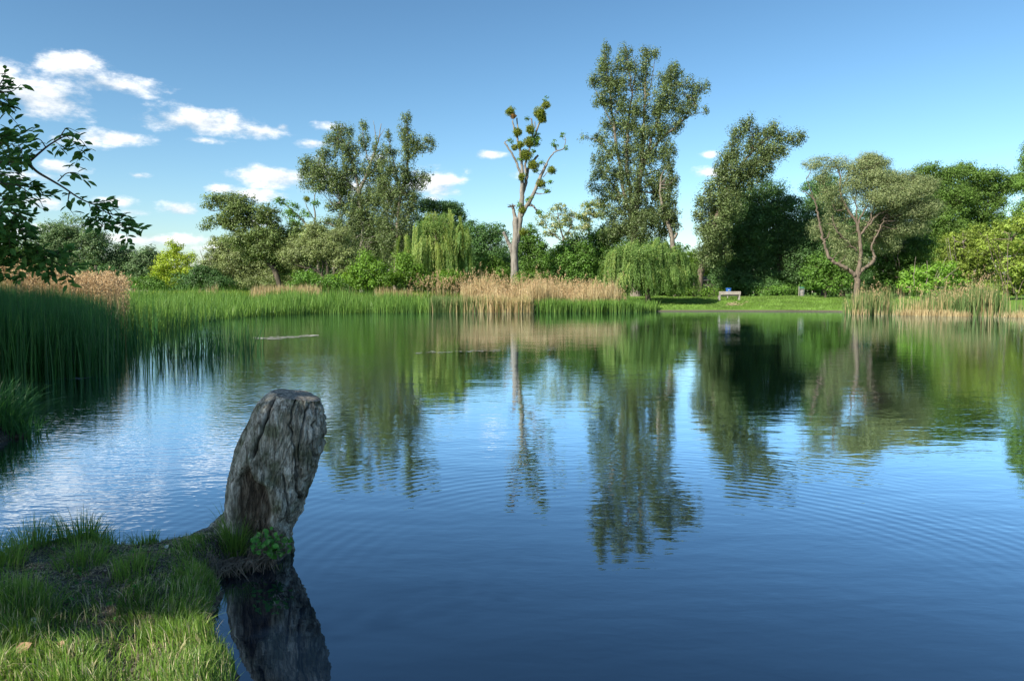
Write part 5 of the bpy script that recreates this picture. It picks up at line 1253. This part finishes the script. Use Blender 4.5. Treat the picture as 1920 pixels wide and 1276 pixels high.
lathe(mb, qx, YQ, [(.0, qz + .52), (.22, qz + .52), (.24, qz + 1.02), (.26, qz + 1.03), (.26, qz + 1.07), (.22, qz + 1.07), (.21, qz + .6), (0, qz + .6)], 20, .7); mb.build('bin_body', m_blue, bn, QB)
mb = MB(); box(mb, (qx, YQ + .28, qz + .5), (.07, .05, 1.05)); mb.build('post', m_conc, bn, QB)
mb = MB(); box(mb, (qx - .04, YQ - .265, qz + .86), (.09, .008, .10)); mb.build('sticker', plain_mat('sticker', (.55, .62, .35), .5), bn, QB)
YQ = 75.5; qx = P(1504, 545, YQ)[0]; qz = g1(qx, YQ)
bn = thing('litter_bin', 'grey wire litter bin with green rim at the edge of the dark trees', 'litter bin', (qx, YQ, qz)); QB = np.array([qx, YQ, qz])
m_wire = plain_mat('galvanised_wire', (.30, .33, .33), .5, .6, .1)
mb = MB()
for k in range(18):
    a_ = k / 18 * 2 * math.pi; tube(mb, np.array([(qx + .2 * math.cos(a_), YQ + .2 * math.sin(a_), qz + .05), (qx + .26 * math.cos(a_), YQ + .26 * math.sin(a_), qz + .88)]), [.014, .014], 4)
lathe(mb, qx, YQ, [(.21, qz + .05), (.21, qz + .09)], 18); lathe(mb, qx, YQ, [(.235, qz + .42), (.235, qz + .46)], 18); mb.build('basket', m_wire, bn, QB)
mb = MB(); lathe(mb, qx, YQ, [(.25, qz + .86), (.29, qz + .86), (.29, qz + .96), (.25, qz + .96), (.25, qz + .86)], 18); mb.build('rim', plain_mat('green_paint', (.05, .22, .14), .5), bn, QB)
mb = MB(); box(mb, (qx - .33, YQ, qz + .5), (.06, .06, 1.05)); mb.build('post', m_conc, bn, QB)
mb = MB(); lathe(mb, qx, YQ, [(.0, qz + .05), (.17, qz + .07), (.2, qz + .55), (.12, qz + .66), (0, qz + .62)], 14); mb.build('bag', plain_mat('bin_bag', (.42, .36, .33), .5), bn, QB)

# shed of dark boards under the trees
YH = 81; hx = P(1333, 540, YH)[0]; hz0 = g1(hx, YH); HB = np.array([hx, YH, hz0])
shed = thing('shed', 'low dark board shed in the shade under the leaning poplar', 'shed', tuple(HB))
m_board = bark_mat('dark_board', (.05, .045, .038), (.13, .115, .095), 4, .1)
mb = MB(); W_, D_, H_ = 3.4, 2.2, 1.75
nb_ = 17; bwid = W_ / nb_
for k in range(nb_):
    xk = hx - W_ / 2 + (k + .5) * bwid
    if abs(xk - (hx - .35)) < .42:
        box(mb, (xk, YH, hz0 + .3), (bwid * .94, .03, .6)); box(mb, (xk, YH, hz0 + 1.5), (bwid * .94, .03, .5))
    else: box(mb, (xk, YH, hz0 + H_ / 2), (bwid * .94, .03, H_ + random.uniform(-.05, .05)))
for s in (-1, 1):
    for k in range(10): box(mb, (hx + s * W_ / 2, YH + .04 + (k + .5) * D_ / 10, hz0 + H_ / 2), (.03, D_ / 10 * .94, H_))
box(mb, (hx, YH + D_ + .05, hz0 + H_ / 2), (W_, .03, H_)); mb.build('wall', m_board, shed, HB)
mb = MB(); v = np.array([(hx - W_ / 2 - .2, YH - .3, hz0 + H_ + .02), (hx + W_ / 2 + .2, YH - .3, hz0 + H_ + .02), (hx + W_ / 2 + .2, YH + D_ + .3, hz0 + H_ + .45), (hx - W_ / 2 - .2, YH + D_ + .3, hz0 + H_ + .45)])
v = np.vstack([v, v + np.array([0, 0, .08])]); mb.add(v, [np.array([[0, 3, 2, 1], [4, 5, 6, 7], [0, 1, 5, 4], [1, 2, 6, 5], [2, 3, 7, 6], [3, 0, 4, 7]])]); mb.build('roof', plain_mat('roof_felt', (.06, .06, .055), .9), shed, HB)
f_ = MB(); box(f_, (hx - .35, YH - .02, hz0 + .93), (.86, .05, .72)); fr_ = f_.build('window', plain_mat('window_frame', (.12, .10, .08), .7), shed, HB)
f_ = MB(); box(f_, (hx - .35, YH - .05, hz0 + .93), (.66, .02, .52)); f_.build('pane', plain_mat('dark_glass', (.015, .018, .02), .1), fr_, HB)
# dirt patch with stones before the bench
mb = MB()
for k in range(46):
    px = random.uniform(1362, 1402); Yk = random.uniform(67.5, 69.5); q = P(px, 560, Yk); s_ = random.uniform(.05, .16)
    mb.add(ico * np.array([s_ * 1.4, s_ * 1.2, s_ * .4]) + np.array([q[0], Yk, g1(q[0], Yk) + .02]), [icf])
tag(mb.build('worn_earth', plain_mat('bare_earth', (.36, .27, .17), .9, 0, .3, 5)), 'worn sandy clods of earth on the lawn in front of the bench', 'earth', kind='stuff')

# ------------------------------------------------------------------ the near trees at left (their boughs hang into the picture, their crowns shade bank and reeds)
def near_tree(label, base, limbs, blobs, group, twigs=None, dens=1.0):
    B = np.array([base[0], base[1], g1(*base)])
    root = thing('elm_tree', label, 'tree', tuple(B), group)
    tm = MB(); cm = MB()
    nodes = []
    for lb in limbs:
        sm = smooth_path(np.array(lb, float), 6); tube(tm, sm[:, :3], sm[:, 3], 10, rough=.1); nodes.append(sm[3:, :3])
    nodes = np.vstack(nodes)
    V, Fq, T, nv = [], [], [], 0
    for (x_, y_, z_, r_) in blobs:
        c, nn, ti, cc = blob_leaves(np.array([x_, y_, z_]), np.array([r_, r_, r_ * .8]), dens * 3.6 * math.pi * r_ * r_ / (.5 * .13 * .08), (40, .55), tb=.4)
        v, f, t = leaf_quads(c, nn, .13, .085, ti); V.append(v); Fq.append(f + nv); T.append(t); nv += len(v)
        for p in cc[::7]:
            q = nodes[np.linalg.norm(nodes - p, axis=1).argmin()]; ln = np.linalg.norm(p - q)
            tube(tm, smooth_path(np.array([q, (p + q) / 2 + rng.normal(0, .07 * ln, 3), p]), 2), np.linspace(.03, .008, 5), 4, cap=False)
    cm.add(np.concatenate(V), [np.concatenate(Fq)], np.concatenate(T))
    if twigs: twigs(tm, cm)
    tm.build('trunk', BK['dark'], root, B, True); cm.build('crown', LM['near'], root, B)


def leafy_twig(tm, cm, pts, rad, Y, every=.035, ls=.064, side=1.0, down=.5, start=0.0, sub=0):
    """a twig traced from the photograph, with broad leaves along it"""
    P3 = np.array([np.append(P(px, py, Y + (dz[0] if dz else 0)), 0) for px, py, *dz in pts])[:, :3]
    sm = smooth_path(P3, 8)
    tube(tm, sm, np.linspace(rad, .0012, len(sm)), 5, cap=False)
    seg = np.linalg.norm(np.diff(sm, axis=0), axis=1); cum = np.concatenate([[0], np.cumsum(seg)]); Lt = cum[-1]
    s = start * Lt; sd = 1
    while s < Lt:
        p = np.array([np.interp(s, cum, sm[:, i]) for i in range(3)]); p2 = np.array([np.interp(min(Lt, s + .01), cum, sm[:, i]) for i in range(3)]); tg = unit(p2 - p + 1e-6)
        lat = unit(np.cross(tg, np.array([0, -1.0, .25]))) * sd
        d = unit(tg * random.uniform(.4, 1.0) + lat * random.uniform(.5, 1.0) + np.array([0, random.gauss(0, .35), -down * random.uniform(.3, 1.3)]))
        nrm_ = np.array([random.gauss(0, .45), -.35 + random.gauss(0, .5), .8])
        ln = ls * random.uniform(.6, 1.25)
        if sub and random.random() < sub:
            q = p + d * random.uniform(.05, .15); tube(tm, np.array([p, (p + q) / 2 + np.array([0, 0, .01]), q]), [.003, .002, .0012], 4, cap=False)
            for w_ in np.linspace(.3, 1, 5):
                for sd2 in (-1, 1):
                    pp = p + (q - p) * w_; d2 = unit(d + np.cross(d, np.array([0, -1, 0.2])) * sd2 * .9 + np.array([0, random.gauss(0, .3), -down * .6]))
                    leafshape(cm, pp + d2 * .01, np.array([random.gauss(0, .45), -.35 + random.gauss(0, .5), .8]), ls * random.uniform(.55, 1.1), ls * .5, d2, min(1, max(0, random.gauss(.5, .22))))
        else:
            leafshape(cm, p + d * .012, nrm_, ln, ln * .52, d, min(1, max(0, random.gauss(.5, .22))))
        s += every * random.uniform(.9, 1.8); sd = -sd


def left_twigs(tm, cm):
    Yt = 4.6
    LT = lambda pts, rad=.006, **k: leafy_twig(tm, cm, pts, rad, k.pop('Y', Yt), **k)
    # main bough with its two arms
    LT([(-160, 300), (-60, 305), (10, 303), (53, 305)], .013, start=.3, every=.03, sub=.35)
    LT([(53, 305), (72, 288), (95, 270), (125, 255), (150, 262), (168, 284)], .008, start=.28, every=.016, sub=.35)
    LT([(110, 262), (120, 245), (128, 240), (150, 250)], .004, every=.018)
    LT([(85, 275), (75, 262), (62, 262)], .004, every=.018)
    LT([(53, 305), (70, 322), (95, 337), (120, 352), (150, 372), (185, 388), (212, 408), (240, 436)], .009, start=.42, every=.013, sub=.4)
    LT([(108, 340), (125, 325), (145, 325), (160, 338)], .004, every=.016, sub=.2)
    LT([(130, 360), (128, 385), (140, 405)], .004, every=.03)
    LT([(165, 380), (190, 378), (212, 372)], .004, every=.018, sub=.2)
    LT([(185, 390), (185, 410), (198, 425)], .004, every=.02, sub=.2)
    LT([(205, 400), (225, 405), (238, 400)], .004, every=.02)
    # upper cluster at the picture edge
    LT([(-80, 190), (-20, 175), (5, 150), (12, 125)], .007, start=.3, every=.02, sub=.3)
    LT([(-20, 175), (10, 172), (25, 170), (40, 158)], .004, every=.02)
    LT([(-20, 180), (5, 200), (20, 218), (35, 235)], .005, every=.016, sub=.25)
    LT([(-30, 150), (-5, 140), (15, 138)], .004, every=.02)
    # mass at the left edge
    for (y0, x1, y1) in [(255, 30, 262), (262, 45, 280), (320, 40, 340), (340, 55, 352), (365, 35, 392), (395, 30, 415), (415, 50, 440), (330, 25, 365), (300, 38, 322), (385, 60, 418)]:
        LT([(-90, y0 - 10), (-30, y0), (x1 * .5, (y0 + y1) / 2), (x1, y1)], .005, start=.25, every=.016, sub=.35, Y=Yt + random.uniform(-.35, .35))
    LT([(30, 345), (50, 358), (72, 372), (85, 398)], .004, start=.2, every=.02, sub=.2)
    LT([(40, 370), (60, 375), (80, 392)], .004, every=.02)
    # low bough
    LT([(-90, 400), (-20, 425), (20, 445), (60, 470), (100, 490), (132, 512)], .009, start=.25, every=.012, sub=.5)
    LT([(20, 445), (60, 452), (90, 470), (115, 478)], .004, every=.014, sub=.35)
    LT([(-40, 440), (0, 460), (35, 480), (60, 500)], .005, every=.013, sub=.45)
    LT([(-40, 460), (-5, 480), (20, 492), (40, 505)], .005, every=.014, sub=.4)
    LT([(0, 420), (40, 430), (70, 445)], .004, every=.016, sub=.3)
    LT([(-60, 470), (-10, 492), (12, 500)], .004, every=.016, sub=.3)


e0 = P(-160, 300, 4.6); e1_ = P(-90, 400, 4.6); e2_ = P(-80, 190, 4.6)
near_tree('elm whose dark leafy boughs hang into the picture at the left edge', (-6.4, 4.3),
          [[(-6.4, 4.3, -.1, .2), (-6.3, 4.3, 1.2, .17), (-6.4, 4.1, 2.8, .15), (-6.8, 3.6, 5.0, .09), (-7.2, 3.2, 6.8, .04)],
           [(-6.35, 4.25, 2.0, .09), (-5.4, 4.4, 2.5, .06), (-4.4, 4.6, 2.45, .03), (*e0, .014)], [(-6.35, 4.3, 1.6, .07), (-5.2, 4.4, 2.1, .045), (-4.2, 4.6, 2.15, .02), (*e1_, .01)],
           [(-6.4, 4.1, 2.7, .07), (-5.2, 4.4, 3.2, .04), (-4.2, 4.6, 3.0, .02), (*e2_, .008)], [(-6.5, 4.0, 3.2, .08), (-7.6, 2.4, 4.4, .05), (-8.2, 1.4, 5.0, .02)]],
          [(-6.7, 0.4, 5.0, 1.8), (-5.5, 0.6, 4.4, 1.3), (-8.0, 0.3, 5.2, 1.7), (-6.9, 2.2, 5.8, 1.8), (-8.5, 2.2, 4.6, 1.7), (-5.8, 2.3, 4.2, 1.3), (-5.0, 0.6, 4.3, 0.8), (-6.3, 3.2, 6.8, 1.5), (-9.1, 3.8, 3.8, 1.2)], 'elms on the left bank', left_twigs)
near_tree('elm out of frame at left beside the dark reeds', (-14.5, 12.2),
          [[(-14.5, 12.2, -.1, .26), (-14.4, 12.1, 2.5, .2), (-14.5, 12.0, 5, .14), (-14.5, 12, 8, .05)], [(-14.4, 12.1, 3, .12), (-12.8, 12.6, 5, .05)], [(-14.4, 12.1, 3.4, .12), (-15.6, 10.6, 5.6, .05)]],
          [(-13.1, 11.8, 5.4, 2.0), (-14.3, 10.8, 7.0, 2.3), (-15.3, 12.0, 5.2, 2.1), (-12.9, 10.0, 4.8, 1.8), (-15.1, 13.4, 6.4, 1.9), (-12.1, 10.6, 3.6, 1.2), (-14.5, 8.6, 5.4, 1.9), (-12.5, 8.2, 5.0, 1.3), (-13.5, 8.8, 3.8, 1.3)], 'elms on the left bank', None, .6)
near_tree('elm out of frame at left beside the tan dry reeds', (-17.2, 16.6),
          [[(-17.2, 16.6, -.1, .24), (-17.1, 16.5, 2.5, .18), (-17.2, 16.4, 5, .12), (-17.2, 16.4, 7, .05)], [(-17.1, 16.5, 3, .1), (-15.8, 16.2, 4.6, .05)]],
          [(-16.7, 14.8, 5.0, 1.9), (-15.5, 14.0, 4.4, 1.5), (-17.9, 15.4, 5.4, 1.7)], 'elms on the left bank', None, .6)
